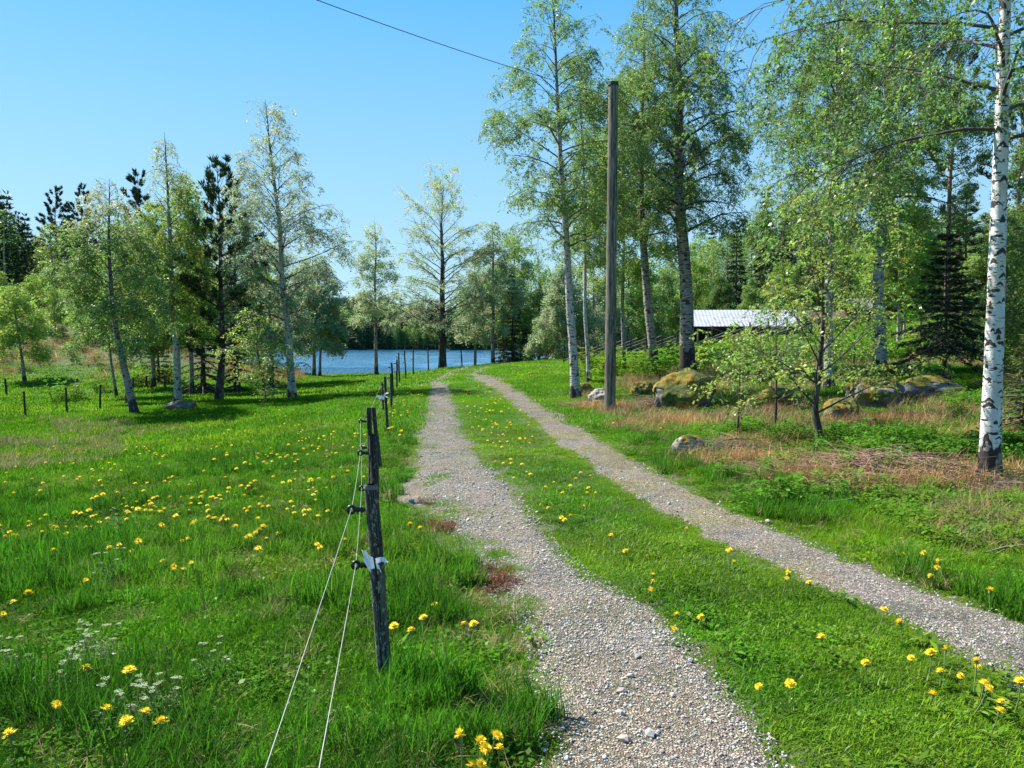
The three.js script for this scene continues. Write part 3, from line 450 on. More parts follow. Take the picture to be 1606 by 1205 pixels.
// by the lake
birchAt(590, 64, 343, 'slender birch standing alone against the lake', { r0: .17, tb: .3, R: 1.8, limbs: 40, leaves: 6500, size: .09, droop: .6, up: [.6, 1.2], leafK: .72, seed: 161, hue: 'silver', top: 'tan', gap: .38, bark: M.birchGrey, far: true });
birchAt(694, 57, 300, 'broad round crowned tree by the track bend', { r0: .3, tb: .2, R: 3.3, limbs: 54, leaves: 11000, size: .075, droop: .3, up: [.35, 1.2], pack: 1.1, leafK: .72, seed: 162, hue: 'silver', top: 'tan', gap: .3, bark: M.darkBark, prof: (s) => .98 * Math.sqrt(Math.max(.12, 1 - (s * 1.1 - .25) ** 2)), far: true, upper: .95 });
birchAt(773, 58, 345, 'grey green birch right of the round crowned tree', { r0: .16, tb: .26, R: 2.1, limbs: 40, leaves: 9000, size: .09, droop: .9, leafK: .72, seed: 163, hue: 'silver', bark: M.birchGrey, far: true });
birchAt(806, 62, 360, 'dense birch behind the small lakeside spruces', { r0: .16, tb: .24, R: 2.3, limbs: 36, leaves: 9000, size: .1, droop: 1, leafK: .72, seed: 164, hue: 'fresh', bark: M.birchGrey, far: true });
birchAt(745, 66, 390, 'thin birch between round crowned tree and grey green birch', { r0: .14, tb: .28, R: 1.8, limbs: 30, leaves: 6000, size: .1, leafK: .72, seed: 165, hue: 'silver', bark: M.birchGrey, far: true });
birchAt(845, 64, 400, 'leafy birch where the track leaves the view', { r0: .15, tb: .12, R: 2.4, limbs: 34, leaves: 9000, size: .1, droop: 1.1, leafK: .72, seed: 166, hue: 'fresh', bark: M.birchGrey, far: true });
birchAt(885, 50, 395, 'weeping silvery willow left of the slender birch pair', { r0: .15, tb: .02, R: 2.2, limbs: 42, leaves: 12000, size: .085, droop: 1.9, seed: 167, hue: 'silver', bark: M.birchGrey, far: true });
birchAt(930, 56, 410, 'pale weeping birch behind the slender birch pair', { r0: .15, tb: .03, R: 2.5, limbs: 38, leaves: 10000, size: .09, droop: 1.7, seed: 168, hue: 'silver', bark: M.birchGrey, far: true });
birchAt(985, 60, 400, 'light green birch beyond the pole fence', { r0: .15, tb: .05, R: 2.6, limbs: 36, leaves: 9500, size: .1, droop: 1.2, seed: 169, hue: 'fresh', bark: M.birchGrey, far: true });
[[804, 58, 428, 1.2, 'tall narrow dark spruce on the lakeside'], [790, 60, 470, 1.0, 'small spruce left of the narrow lakeside spruce'], [826, 57, 515, .9, 'low juniper like spruce by the track end'], [858, 66, 470, 1.3, 'spruce half hidden by the leafy birch at the track end']].forEach(([u, d, v, R, l], k) => { const x = colX(u, d), h = heightTo(x, d, v); plant(conifer({ h, r0: .11, tb: .03, R, whorls: Math.round(10 + h * 2), per: 6, tufts: 8, needle: .3, wide: .15, seed: 171 + k, kind: 'spruce', hue: [.05, .09, .032] }), 'spruce_tree', l, 'tree', x, -d); });

// right of the track
birchAt(904, 22.5, -45, 'slender white stemmed birch just left of the wooden pole', { r0: .135, tb: .36, R: 1.75, limbs: 52, leaves: 19000, size: .05, droop: .75, up: [.5, 1.05], lean: [-.7, 0], bend: [-.1, 0], seed: 181, hue: 'fresh', top: 'fresh', upper: .7, gap: .35, split: true, seg: 14 });
birchAt(924, 27, 60, 'thin birch close behind the slender white stemmed birch', { r0: .075, tb: .36, R: 1.25, limbs: 30, leaves: 9000, size: .055, droop: .9, lean: [-.45, 0], seed: 182, hue: 'fresh', split: true });
birchAt(978, 34, 110, 'thin stemmed birch seen just right of the wooden pole', { r0: .09, tb: .3, R: 1.7, limbs: 34, leaves: 12000, size: .065, droop: 1, seed: 183, hue: 'bright', far: true, bark: M.birchGrey });
birchAt(1028, 28.5, -20, 'birch with curved grey trunk between wooden pole and big birch', { r0: .17, tb: .36, R: 2.0, limbs: 46, leaves: 20000, size: .055, droop: 1.0, lean: [-.5, 0], bend: [-.25, 0], seed: 184, hue: 'fresh', bark: M.birchGrey, split: true, seg: 12 });
birchAt(1080, 27, -130, 'big dark trunked birch behind the mossy boulder', { r0: .26, tb: .31, R: 2.45, limbs: 64, leaves: 30000, size: .055, droop: 1.1, lean: [-.5, 0], bend: [-.15, 0], seed: 185, hue: 'fresh', bark: M.birchGrey, split: true, seg: 14 });
birchAt(1300, 21, -60, 'birch with grey stem rising behind the spreading shrub', { r0: .13, tb: .38, R: 1.9, limbs: 48, leaves: 19000, size: .05, droop: 1.1, lean: [.15, 0], seed: 186, hue: 'leafy', split: true, seg: 12 });
birchAt(1380, 24, -150, 'tall straight birch left of the nearest white birch', { r0: .19, tb: .37, R: 2.3, limbs: 58, leaves: 30000, size: .055, droop: 1.0, lean: [-.1, 0], seed: 187, hue: 'leafy', split: true, seg: 14 });
{
  const near = birchAt(1557, 9.1, -620, 'nearest white birch with black furrowed base', { r0: .112, tb: .4, R: 2.4, limbs: 44, leaves: 13000, size: .043, droop: .95, up: [.35, .95], lean: [.02, 0], wob: .008, seed: 188, bark: M.birchNear, hue: 'leafy', split: true, seg: 22, rings: 70, gap: .25, twigs: 4 });
}
birchAt(1408, 38, 250, 'white twin stemmed birch beyond the table shaped boulder', { r0: .085, tb: .3, R: 1.3, limbs: 28, leaves: 8000, size: .07, seed: 189, hue: 'bright', far: true });
birchAt(1416, 38.6, 300, 'second white stem beside the twin stemmed birch', { r0: .07, tb: .35, R: 1.1, limbs: 20, leaves: 5000, size: .07, lean: [.3, 0], seed: 190, hue: 'bright', far: true });
plant(conifer({ h: heightTo(colX(1485, 46), 46, 60), r0: .2, tb: .32, R: 2.6, whorls: 17, per: 5, tufts: 11, needle: .33, wide: .16, seed: 191, kind: 'pine', fill: 1.7, hue: [.036, .064, .034] }), 'pine_tree', 'tall dark pine left of the nearest white birch', 'tree', colX(1485, 46), -46);
plant(conifer({ h: heightTo(colX(1590, 55), 55, 120), r0: .2, tb: .2, R: 2.8, whorls: 20, per: 5, tufts: 11, needle: .4, wide: .16, seed: 192, kind: 'pine', fill: 1.5, hue: [.036, .064, .034] }), 'pine_tree', 'dark pine at the right edge of the picture', 'tree', colX(1590, 55), -55);
plant(conifer({ h: heightTo(colX(1482, 19.5), 19.5, 360), r0: .055, tb: .26, R: 1.4, whorls: 20, per: 7, tufts: 14, needle: .17, wide: .1, seed: 193, kind: 'spruce', hue: [.022, .042, .016], fill: 1.8 }), 'juniper_tree', 'dark thin stemmed juniper left of the nearest white birch', 'tree', colX(1482, 19.5), -19.5);
plant(conifer({ h: 1.75, r0: .05, tb: .02, R: .75, whorls: 20, per: 7, tufts: 9, needle: .1, wide: .14, seed: 194, kind: 'spruce', hue: [.07, .115, .02], fill: 1.5 }), 'juniper_bush', 'yellow green juniper bush at the right picture edge', 'bush', colX(1612, 12.5), -12.5);
plant(conifer({ h: heightTo(colX(1508, 31), 31, 300), r0: .1, tb: .06, R: 1.7, whorls: 26, per: 6, tufts: 10, needle: .26, wide: .13, seed: 198, kind: 'spruce', hue: [.028, .052, .022], fill: 1.3 }), 'spruce_tree', 'dark dense spruce behind the thin stemmed juniper', 'tree', colX(1508, 31), -31);
birchAt(1640, 21, 190, 'leafy birch at the right edge behind the juniper bush', { r0: .09, tb: .03, R: 1.7, limbs: 44, leaves: 15000, size: .06, droop: 1.1, seed: 195, hue: 'fresh', split: true });
birchAt(1590, 30, 330, 'low leafy tree at the right edge below the dark house', { r0: .09, tb: .02, R: 2.0, limbs: 40, leaves: 13000, size: .07, droop: 1.1, seed: 196, hue: 'fresh', far: true });
birchAt(1700, 26, -40, 'tall birch outside the right picture edge', { r0: .16, tb: .15, R: 2.6, limbs: 46, leaves: 15000, size: .065, droop: 1.1, seed: 197, hue: 'deep', far: true });
// trees behind the shed
{
  const pA = broadTree({ h: 9, r0: .12, tb: .08, R: 2.2, limbs: 34, leaves: 8000, size: .11, droop: 1, seed: 201, hue: 'fresh', far: true, bark: M.birchGrey, upper: .9 });
  const pB = broadTree({ h: 9, r0: .12, tb: .06, R: 2.5, limbs: 34, leaves: 8000, size: .11, droop: 1.2, seed: 202, hue: 'bright', far: true, bark: M.birchGrey, upper: .9 });
  const pC = broadTree({ h: 9, r0: .12, tb: .08, R: 2.0, limbs: 34, leaves: 8000, size: .11, droop: 1, seed: 203, hue: 'deep', far: true, bark: M.birchGrey, upper: .9 });
  const where = [[1040, 68, 415, 'left of the shed, beyond the green pasture'], [1090, 74, 400, 'just left above the white roof'], [1130, 70, 425, 'over the left end of the white roof'], [1178, 76, 432, 'lowest, above the middle of the white roof'], [1225, 70, 405, 'over the right end of the white roof'], [1265, 64, 380, 'right of the white roof'], [1310, 68, 370, 'behind the grey stemmed birch'], [1350, 72, 360, 'left of the tall straight birch'], [1400, 62, 345, 'behind the twin white stems'], [1440, 66, 350, 'left of the tall dark pine'], [1500, 70, 330, 'behind the dark juniper'], [1545, 62, 340, 'behind the nearest white birch'], [1010, 78, 420, 'far back left of the big dark trunked birch'], [1610, 70, 300, 'at the right picture edge'], [960, 74, 430, 'behind the wooden pole'], [1290, 80, 385, 'far back right of the shed'], [1200, 84, 428, 'farthest, above the white roof']];
  where.forEach(([u, d, v, l], k) => { const x = colX(u, d), h = heightTo(x, d, v), g = [pA, pB, pC][k % 3].clone(); plant(g, 'background_birch', 'green background tree, ' + l, 'tree', x, -d, { s: h / 9, turn: k * 1.9, group: 'trees behind the shed' }); });
}
console.log('right trees');
// shrubs among the rough grass
{ const x = colX(1287, 12), g = broadTree({ h: 3.35, r0: .055, tb: .17, R: 1.4, limbs: 26, sprays: 520, leaves: 3300, size: .058, droop: .05, up: [.5, 1.25], seed: 211, hue: 'bright', upper: .9, gap: .22, split: true, bark: M.darkBark, subs: 3.4, twigs: 3, wob: .05, prof: (s) => 1 - .45 * s, limbMat: M.darkBark }); plant(g, 'spreading_shrub', 'spreading shrub with sparse bright leaves and dark forked stem', 'shrub', x, -12); }
{ const x = colX(1160, 13), g = broadTree({ h: 1.75, r0: .02, tb: .25, R: .55, limbs: 14, sprays: 120, leaves: 700, size: .055, droop: .3, up: [.6, 1.2], seed: 212, hue: 'bright', upper: 1, gap: .1, split: true, bark: M.darkBark, subs: 4 }); plant(g, 'leafy_sapling', 'small thin stemmed sapling in front of the shed', 'sapling', x, -13); }
{ const x = colX(1218, 15), g = broadTree({ h: 2.5, r0: .025, tb: .2, R: .7, limbs: 16, sprays: 180, leaves: 1000, size: .055, droop: .3, up: [.7, 1.2], seed: 213, hue: 'fresh', upper: 1, gap: .1, split: true, bark: M.darkBark, subs: 4 }); plant(g, 'leafy_sapling', 'sapling between the shed and the spreading shrub', 'sapling', x, -15); }
{ const x = colX(1340, 16), g = broadTree({ h: 2.3, r0: .025, tb: .15, R: .7, limbs: 16, sprays: 160, leaves: 900, size: .055, droop: .3, up: [.7, 1.2], seed: 214, hue: 'bright', upper: 1, gap: .1, split: true, bark: M.darkBark, subs: 4 }); plant(g, 'leafy_sapling', 'sapling right of the spreading shrub near the table shaped boulder', 'sapling', x, -16); }

// the wood across the lake
{
  const r = rng(301), k1 = conifer({ h: 14, r0: .2, tb: .02, R: 2.3, whorls: 15, per: 5, tufts: 3, needle: 1.5, wide: .3, seed: 302, kind: 'spruce', hue: [.055, .11, .04], fill: .5 });
  const lump = (h, R, n, size, seed, hue) => { const q = rng(seed), gb = new GB(), st = new GB().tube([[0, -.3, 0], [.1, h * .5, 0], [0, h * .9, 0]], [.16, .1, .03], 5, [.3, .28, .26]); for (let k = 0; k < n; k++) { const t = Math.pow(q(), .8), y = h * (.06 + .92 * t), w = R * Math.sqrt(Math.max(.02, 1 - (t * 1.5 - .5) ** 2)) * Math.sqrt(q()) * (.7 + .5 * noise(t * 6, k % 5, seed)), a = q() * 6.283, e = q() * 6.283, c = [0, 1, 2].map((z) => lerp(hue[1][z], hue[0][z], q())); gb.tri([Math.cos(a) * w, y, Math.sin(a) * w], [Math.cos(e), -.3 + .8 * q(), Math.sin(e)], [q() - .5, q(), q() - .5], size * (.6 + .8 * q()), size * .7, c); } const o = new THREE.Group(); part(o, 'trunk', st.build(), M.plain); part(o, 'crown', gb.build(), M.leaf); return o; };
  const k2 = lump(11, 2.7, 1300, .42, 303, GREENS.fresh);
  const k3 = lump(9, 2.2, 1200, .4, 304, GREENS.deep);
  const list = [[], [], []];
  for (let k = 0; k < 5200; k++) {
    const x = -330 + r() * 520, z = -404 - Math.pow(r(), 1.3) * 190; if (lakeSdf(x, z) > -1) continue;
    const kind = noise(x / 25, z / 25, 7) + .35 * (r() - .5) > (z > -440 ? .36 : .55) ? (r() < .6 ? 1 : 2) : 0, w = .8 + .4 * r();
    list[kind].push([x, ground(x, z) - .2, z, r() * 6.28, .7 + .55 * r(), [w, w, w]]);
  }
  // woods closing the slopes behind the left bank and behind the shed
  const slope = [[], [], []];
  for (let k = 0; k < 900; k++) { const left = r() < .5, d = 84 + 90 * r(), u = left ? -300 + 760 * r() : 930 + 1100 * r(), x = colX(u, d), z = -d; if (lakeSdf(x, z) > -3) continue; const kind = r() < (left ? .5 : .25) ? 0 : r() < .7 ? 1 : 2, w = .8 + .4 * r(); slope[kind].push([x, ground(x, z) - .2, z, r() * 6.28, (kind ? .75 : .7) + .3 * r(), [w, w, w]]); }
  const sn = [['slope_spruce_forest', 'dark spruces closing the slopes behind the meadow'], ['slope_birch_forest', 'light green wood on the slopes behind the meadow'], ['slope_alder_forest', 'deep green wood on the slopes behind the meadow']];
  const k2n = lump(11, 2.7, 2600, .24, 305, GREENS.fresh), k3n = lump(9, 2.3, 2400, .22, 306, GREENS.bright), k1n = conifer({ h: 13, r0: .2, tb: .05, R: 2.2, whorls: 22, per: 6, tufts: 5, needle: .7, wide: .22, seed: 307, kind: 'spruce', hue: [.045, .08, .04], fill: .7 });
  [k1n, k2n, k3n].forEach((g, q) => scatter(sn[q][0], mergeGeometries(g.children.map((c) => c.geometry), true), g.children.map((c) => c.material), slope[q], sn[q][1], 'forest'));
  const names = [['far_spruce_forest', 'dark spruce wood on the far shore of the lake'], ['far_birch_forest', 'light green birches along the far shore'], ['far_alder_forest', 'deep green alders along the far shore']];
  [k1, k2, k3].forEach((g, q) => { const mats = g.children.map((c) => c.material), geo = mergeGeometries(g.children.map((c) => c.geometry), true), m = scatter(names[q][0], geo, mats, list[q], names[q][1], 'forest'); });
}
console.log('forest');
// ---------------------------------------------------------------- shed, houses, pole fence
const dark = weathered(401, [26, 21, 18], [62, 52, 44], 0.1), redwood = weathered(402, [58, 40, 30], [104, 78, 60], 0.1);
const zinc = new THREE.MeshStandardMaterial({ color: col(0.6, 0.62, 0.65), roughness: 0.45, metalness: 0.2, map: dataTex(512, 512, (i, j) => { const n = fbm(i / 40, j / 14, 411, 4), q = smooth(.6, .74, fbm(i / 16, j / 50, 415, 3)) * .45, seam = j % 170 < 3 ? .75 : 1, v = (190 + 65 * n) * seam; return [lerp(v, 150, q), lerp(v, 118, q), lerp(v, 92, q)]; }, true) });
zinc.map.repeat.set(.22, .4);
const tin = new THREE.MeshStandardMaterial({ color: col(0.2, 0.19, 0.18), roughness: 0.7 });
const slate = new THREE.MeshStandardMaterial({ color: col(0.02, 0.024, 0.03), roughness: 0.6 });
function box(x0, x1, y0, y1, z0, z1) { const g = new THREE.BoxGeometry(x1 - x0, y1 - y0, z1 - z0); g.translate((x0 + x1) / 2, (y0 + y1) / 2, (z0 + z1) / 2); return g; }
function roofSheet(w, run, rise, step, t = .012) {    // ribbed metal: falls from y = rise at z = 0 to 0 at z = run
  const n = Math.round(w / step) * 4, gb = new GB(), L = Math.hypot(run, rise), ny = run / L, nz = rise / L;
  for (let k = 0; k <= n; k++) { const x = k / n * w, o = (k % 4 === 1 || k % 4 === 2 ? t : 0); for (const q of [0, 1]) gb.v([x, rise * (1 - q) + o * ny, run * q + o * nz], [0, ny, nz], x, q * L, [1, 1, 1]); }
  for (let k = 0; k < n; k++) gb.i.push(k * 2, k * 2 + 1, k * 2 + 2, k * 2 + 1, k * 2 + 3, k * 2 + 2);
  const g = gb.build().toNonIndexed(); g.computeVertexNormals(); return g;
}
{
  const d = 55, x0 = colX(1092, d), w = 7.0, y = ground(x0 + 3, -d) , g = thing('wooden_shed', 'low dark shed with bright white metal roof behind the trees', 'shed', [x0, y, -d], -0.06);
  const eave = px(CU, 512, d)[1] - y, ridge = px(CU, 487, d + 1.8)[1] - y;
  const rf = part(g, 'roof', roofSheet(w + .5, 2.2, ridge - eave + .05, .25), zinc); rf.position.set(-.3, eave - .02, -1.8);
  const rb = part(g, 'roof', roofSheet(w + .5, 2.2, ridge - eave + .05, .25), zinc); rb.position.set(w + .2, eave - .02, -1.8); rb.rotation.y = Math.PI;
  part(rf, 'fascia', box(0, w + .5, -.14, -.01, 2.14, 2.18), dark);
  for (let k = 0; k < 24; k++) { const a = w * (.22 + .78 * k / 24), b = a + w * .78 / 24 - .015; part(g, 'plank', box(a, b, -.3, eave - .02, -.05 - (k % 2) * .02, 0), dark); }
  for (const [z0, z1] of [[-3.6, -3.55]]) part(g, 'back_wall', box(0, w, -.3, eave, z0, z1), dark);
  part(g, 'side_wall', box(w - .05, w, -.3, eave, -3.5, -.08), dark); part(g, 'partition', box(w * .22 - .06, w * .22 - .01, -.3, eave, -3.5, -.08), dark);
  for (const x of [.05, .75]) part(g, 'post', box(x, x + .1, -.3, eave, -.1, 0), M.rail);
}
{
  const d = 58, x0 = colX(1253, d), y = ground(x0 + 1, -d), g = thing('log_outbuilding', 'small weathered log outbuilding touching the white roofed shed', 'shed', [x0, y, -d], 0.05), top = px(CU, 500, d)[1] - y;
  for (let k = 0; k < 11; k++) { const lg = part(g, 'log', new THREE.CylinderGeometry(.1, .1, 3.4, 10), M.rail); lg.rotation.z = Math.PI / 2; lg.position.set(1.9, top - .12 - k * .19, 0); }
  const rf = part(g, 'roof', roofSheet(3.6, 1.6, .55, .3), redwood); rf.position.set(.1, top, -1.3); const rb = part(g, 'roof', roofSheet(3.6, 1.6, .55, .3), redwood); rb.position.set(3.7, top, -1.3); rb.rotation.y = Math.PI;
  part(g, 'side_wall', box(.2, .3, -.3, top - .02, -2.6, -.12), redwood); part(g, 'side_wall', box(3.5, 3.6, -.3, top - .02, -2.6, -.12), redwood);
}
{
  const d = 62, x0 = colX(1345, d), y = ground(x0 + 2, -d), g = thing('red_cottage', 'brown wooden cottage with pale roof glimpsed behind the tall straight birch', 'cottage', [x0, y, -d], 0.1), e = px(CU, 486, d)[1] - y, w = 4;
  for (let k = 0; k < 20; k++) part(g, 'plank', box(k * .2, k * .2 + .188, -.5, e, -.05 - (k % 2) * .015, 0), redwood);
  part(g, 'side_wall', box(-.02, .03, -.5, e, -3, -.08), redwood);
  const rf = part(g, 'roof', roofSheet(w + .5, 1.9, 1.05, .25), tin); rf.position.set(-.25, e - .03, -1.5); const rb = part(g, 'roof', roofSheet(w + .5, 1.9, 1.05, .25), tin); rb.position.set(w + .25, e - .03, -1.5); rb.rotation.y = Math.PI;
}
{
  const d = 46, x0 = colX(1528, d), y = ground(x0 + 1, -d), g = thing('dark_house', 'dark house with black roof and chimney behind the nearest white birch', 'house', [x0, y, -d], -0.5), e = px(CU, 478, d)[1] - y, w = 3.2;
  for (let k = 0; k < 14; k++) part(g, 'plank', box(k * .228, k * .228 + .216, -.5, e, -.05 - (k % 2) * .015, 0), dark);
  part(g, 'side_wall', box(-.02, .03, -.5, e, -4, -.08), dark); part(g, 'side_wall', box(w - .03, w + .02, -.5, e, -4, -.08), dark);
  const rf = part(g, 'roof', roofSheet(w + .7, 2.5, 1.6, .3), slate); rf.position.set(-.35, e - .05, -2); const rb = part(g, 'roof', roofSheet(w + .7, 2.5, 1.6, .3), slate); rb.position.set(w + .35, e - .05, -2); rb.rotation.y = Math.PI;
  part(g, 'chimney', box(.1, .6, e + .7, e + 2.8, -2.3, -1.8), slate);
}
function poleFence(u0, d0, u1, d1, n, label, seed) {      // split poles laid aslant between pairs of stakes
  const r = rng(seed), x0 = colX(u0, d0), x1 = colX(u1, d1), L = Math.hypot(x1 - x0, d1 - d0), g = thing('pole_fence', label, 'fence', [x0, 0, -d0], 0), at = (t) => [lerp(0, x1 - x0, t), ground(lerp(x0, x1, t), -lerp(d0, d1, t)), -lerp(0, d1 - d0, t)];
  for (let k = 0; k <= n; k++) { const p = at(k / n); for (const s of [-1, 1]) part(g, 'stake', new GB().tube([[p[0], p[1] - .2, p[2] + s * .08], [p[0] + .02 * (r() - .5), p[1] + 1.15 + .15 * r(), p[2] + s * .07]], [.035, .028], 6, [1, 1, 1], { cap: true, rv: .3 }).build(), dark); }
  const count = Math.round(L / .8); for (let k = 0; k < count; k++) { const t = (k / count) * 1.06 - .06, a = at(clamp(t)), b = at(clamp(t + 3.7 / L)), lift = .95 + .12 * r(), z = (r() - .5) * .08; part(g, 'rail', new GB().tube([[a[0], a[1] + .1 + .1 * r(), a[2] + z], [b[0], b[1] + lift, b[2] + z]], [.035 + .015 * r(), .028], 6, [1, 1, 1], { cap: true, rv: .3 }).build(), M.rail); }
}
poleFence(884, 43, 1084, 47, 8, 'grey slanting pole fence left of the shed', 501);
poleFence(1086, 49, 1290, 51, 7, 'grey slanting pole fence running in front of the shed', 502);
poleFence(1385, 44, 1540, 40, 5, 'grey slanting pole fence below the dark house', 503);

// ---------------------------------------------------------------- utility pole and wires
const poleX = colX(957, 18.4), poleZ = -18.4, poleY = ground(poleX, poleZ), poleTop = px(962, 133, 18.4);
{
  const g = thing('utility_pole', 'bare weathered wooden utility pole at the edge of the track', 'pole', [poleX, poleY, poleZ]);
  const t = [poleTop[0] - poleX, poleTop[1] - poleY, 0], P = [], R = []; for (let k = 0; k <= 14; k++) { P.push([t[0] * k / 14, lerp(-.3, t[1], k / 14), 0]); R.push(lerp(.132, .105, k / 14)); }
  part(g, 'shaft', new GB().tube(P, R, 18, [1, 1, 1], { rv: .25, cap: true, bump: (a, q) => 1 + .025 * (noise(Math.cos(a) * 4 + 9, Math.sin(a) * 4 + q * 3, 7) - .5) }).build(), M.pole);
  part(g, 'top_cap', new GB().tube([[t[0], t[1] - .02, 0], [t[0], t[1] + .05, 0], [t[0], t[1] + .075, 0]], [.125, .122, .05], 18, [1, 1, 1], { cap: true }).build(), new THREE.MeshStandardMaterial({ color: col(.035, .035, .035), roughness: .6 }));
}
const wireMat = new THREE.MeshStandardMaterial({ color: col(.03, .03, .035), roughness: .5 });
function wire(a, b, sag, r, name, label, mat, n = 24) { const P = []; for (let k = 0; k <= n; k++) { const t = k / n; P.push([lerp(a[0], b[0], t), lerp(a[1], b[1], t) - 4 * sag * t * (1 - t), lerp(a[2], b[2], t)]); } return single(name, new GB().tube(P, P.map(() => r), 5, [1, 1, 1], { cap: true }).build(), mat, label, 'wire'); }
{
  const a = [poleTop[0] - .08, poleTop[1] - .25, poleZ], m = px(515, -2, 12), b = vadd(a, vsub(m, a), 2.6); b[1] += .9;
  wire(a, b, .45, .0065, 'overhead_wire', 'black overhead wire from the wooden pole across the open sky', wireMat, 30);
  wire([poleTop[0] + .08, poleTop[1] - .25, poleZ], px(1290, 395, 56), .7, .008, 'overhead_wire', 'black overhead wire from the wooden pole towards the shed', wireMat, 30);
}
// ---------------------------------------------------------------- electric fence
const plastic = new THREE.MeshStandardMaterial({ color: col(.012, .012, .013), roughness: .35 }), steel = new THREE.MeshStandardMaterial({ color: col(.42, .42, .4), roughness: .5, metalness: .5 });
const ring = new THREE.TorusGeometry(.016, .0085, 8, 18), shank = new THREE.CylinderGeometry(.006, .006, .06, 8).rotateZ(Math.PI / 2), cone = new THREE.CylinderGeometry(.017, .009, .018, 10).rotateZ(Math.PI / 2);
const insGeo = (() => { const a = ring.clone().rotateY(.35), b = shank.clone().translate(.045, 0, 0), c = cone.clone().translate(.035, 0, 0), d = cone.clone().translate(.055, 0, 0); return mergeGeometries([a, b, c, d].map((g) => { const q = g.index ? g.toNonIndexed() : g; return q; })); })();
const wireAt = [[], []];
function fencePost(u0, v0, u1, v1, w, d, label, ins, seed, group) {      // top and foot as the photograph shows them, at depth d
  const foot = px(u1, v1, d), top = px(u0, v0, d), y = ground(foot[0], -d), r = rng(seed), g = thing('fence_post', label, 'fence post', [foot[0], y, -d], 0, group);
  const t = [top[0] - foot[0], Math.max(.6, top[1] - y), (r() - .5) * .06], P = [], R = [], N = 12, rad = w * d / F / 2;
  for (let k = 0; k <= N; k++) { const q = k / N; P.push([t[0] * q + .012 * (noise(q * 4, seed, 3) - .5), lerp(-.15, t[1], q), t[2] * q]); R.push(rad * lerp(1.06, .9, q)); }
  part(g, 'stake', new GB().tube(P, R, 12, [1, 1, 1], { rv: .6, cap: true, bump: (a, q) => 1 + .16 * (noise(Math.cos(a) * 1.6 + 9, Math.sin(a) * 1.6 + q * 5, seed) - .5) }).build(), u0 === 583 ? M.postNear : M.post);
  (ins || [.87, .6]).forEach((f, k) => { const p = [t[0] * f - rad - .068, t[1] * f, t[2] * f]; part(g, 'insulator', insGeo, plastic).position.set(...p); if (wireAt[k]) wireAt[k].push([g.position.x + p[0], g.position.y + p[1], g.position.z + p[2]]); });
  if (u0 === 583) part(g, 'lichen_crust', new GB().tube([[t[0] - .001, t[1] - .012, t[2]], [t[0], t[1] + .004, t[2]], [t[0], t[1] + .009, t[2]]], [rad * .96, rad * .95, rad * .6], 12, [1, 1, 1], { cap: true, bump: (a) => 1 + .2 * (noise(Math.cos(a) * 2 + 9, Math.sin(a) * 2, 5) - .5) }).build(), new THREE.MeshStandardMaterial({ color: col(.2, .2, .17), roughness: 1, bumpMap: grain, bumpScale: .01 }), 'pale grey lichen on the post top');
  return g;
}
const pst = [[583, 762, 606, 1076, 24, 3.78, 'nearest weathered fence post with lichen on its top and white rag', 3], [585.5, 682, 592, 870, 14, 6.1, 'second fence post, straight behind the nearest one', 4], [579, 640, 583, 760, 9, 8.9, 'third fence post, its top left of its neighbour', 5], [586, 640, 597, 718, 8, 11.3, 'fourth fence post, leaning, beside the third', 6], [603.5, 591, 608, 667, 4.6, 15.8, 'fifth fence post, standing free with loose white string', 7], [612.5, 586, 614, 631, 3.6, 21.5, 'sixth fence post from the camera, half covering the seventh', 8], [614, 569, 617, 614, 3.4, 26.5, 'seventh fence post from the camera', 9], [622.5, 564, 622, 601, 3.0, 31.5, 'eighth fence post from the camera', 10], [625, 554, 626.5, 587, 2.6, 38, 'ninth fence post, first to stand against the water', 11], [634, 550, 637, 581, 2.4, 42, 'tenth fence post, leaning against the water', 12], [648, 546, 648, 575, 2.3, 47, 'eleventh fence post, against the lake', 13], [671, 545, 672, 571, 2.2, 51, 'twelfth fence post, left of the round crowned tree', 14], [723, 549, 725, 569, 2.1, 56, 'thirteenth fence post, right of the round crowned tree', 15]];
pst.forEach(([a, b, c, d, w, dep, l, s], k) => fencePost(a, b, c, d, w, dep, l, k === 0 ? [.88, .595] : [.86, .58], s, 'posts of the fence beside the track'));
fencePost(599.5, 600, 601, 628, 3.2, 20.5, 'short stake leaning beside the fifth fence post', [], 16, 'posts of the fence beside the track');
for (const k of [0, 1]) {
  const W = wireAt[k].slice(0, 13), a = W[0], near = k ? px(497, 1212, 1.22) : px(411, 1212, 1.5), pre = vadd(a, vsub(near, a), 1.6);
  wire(pre, a, .012, .0011, 'fence_wire', k ? 'lower near strand of fence wire running to the bottom edge' : 'upper near strand of fence wire running to the bottom edge', steel, 16);
  const P = []; W.forEach((p, i) => { if (i) for (let q = 1; q <= 6; q++) { const t = q / 6; P.push([lerp(W[i - 1][0], p[0], t), lerp(W[i - 1][1], p[1], t) - .1 * t * (1 - t), lerp(W[i - 1][2], p[2], t)]); } else P.push(p); });
  single('fence_wire', new GB().tube(P, P.map(() => .0012), 4, [1, 1, 1]).build(), steel, k ? 'lower strand of fence wire along the posts beside the track' : 'upper strand of fence wire along the posts beside the track', 'wire');
}
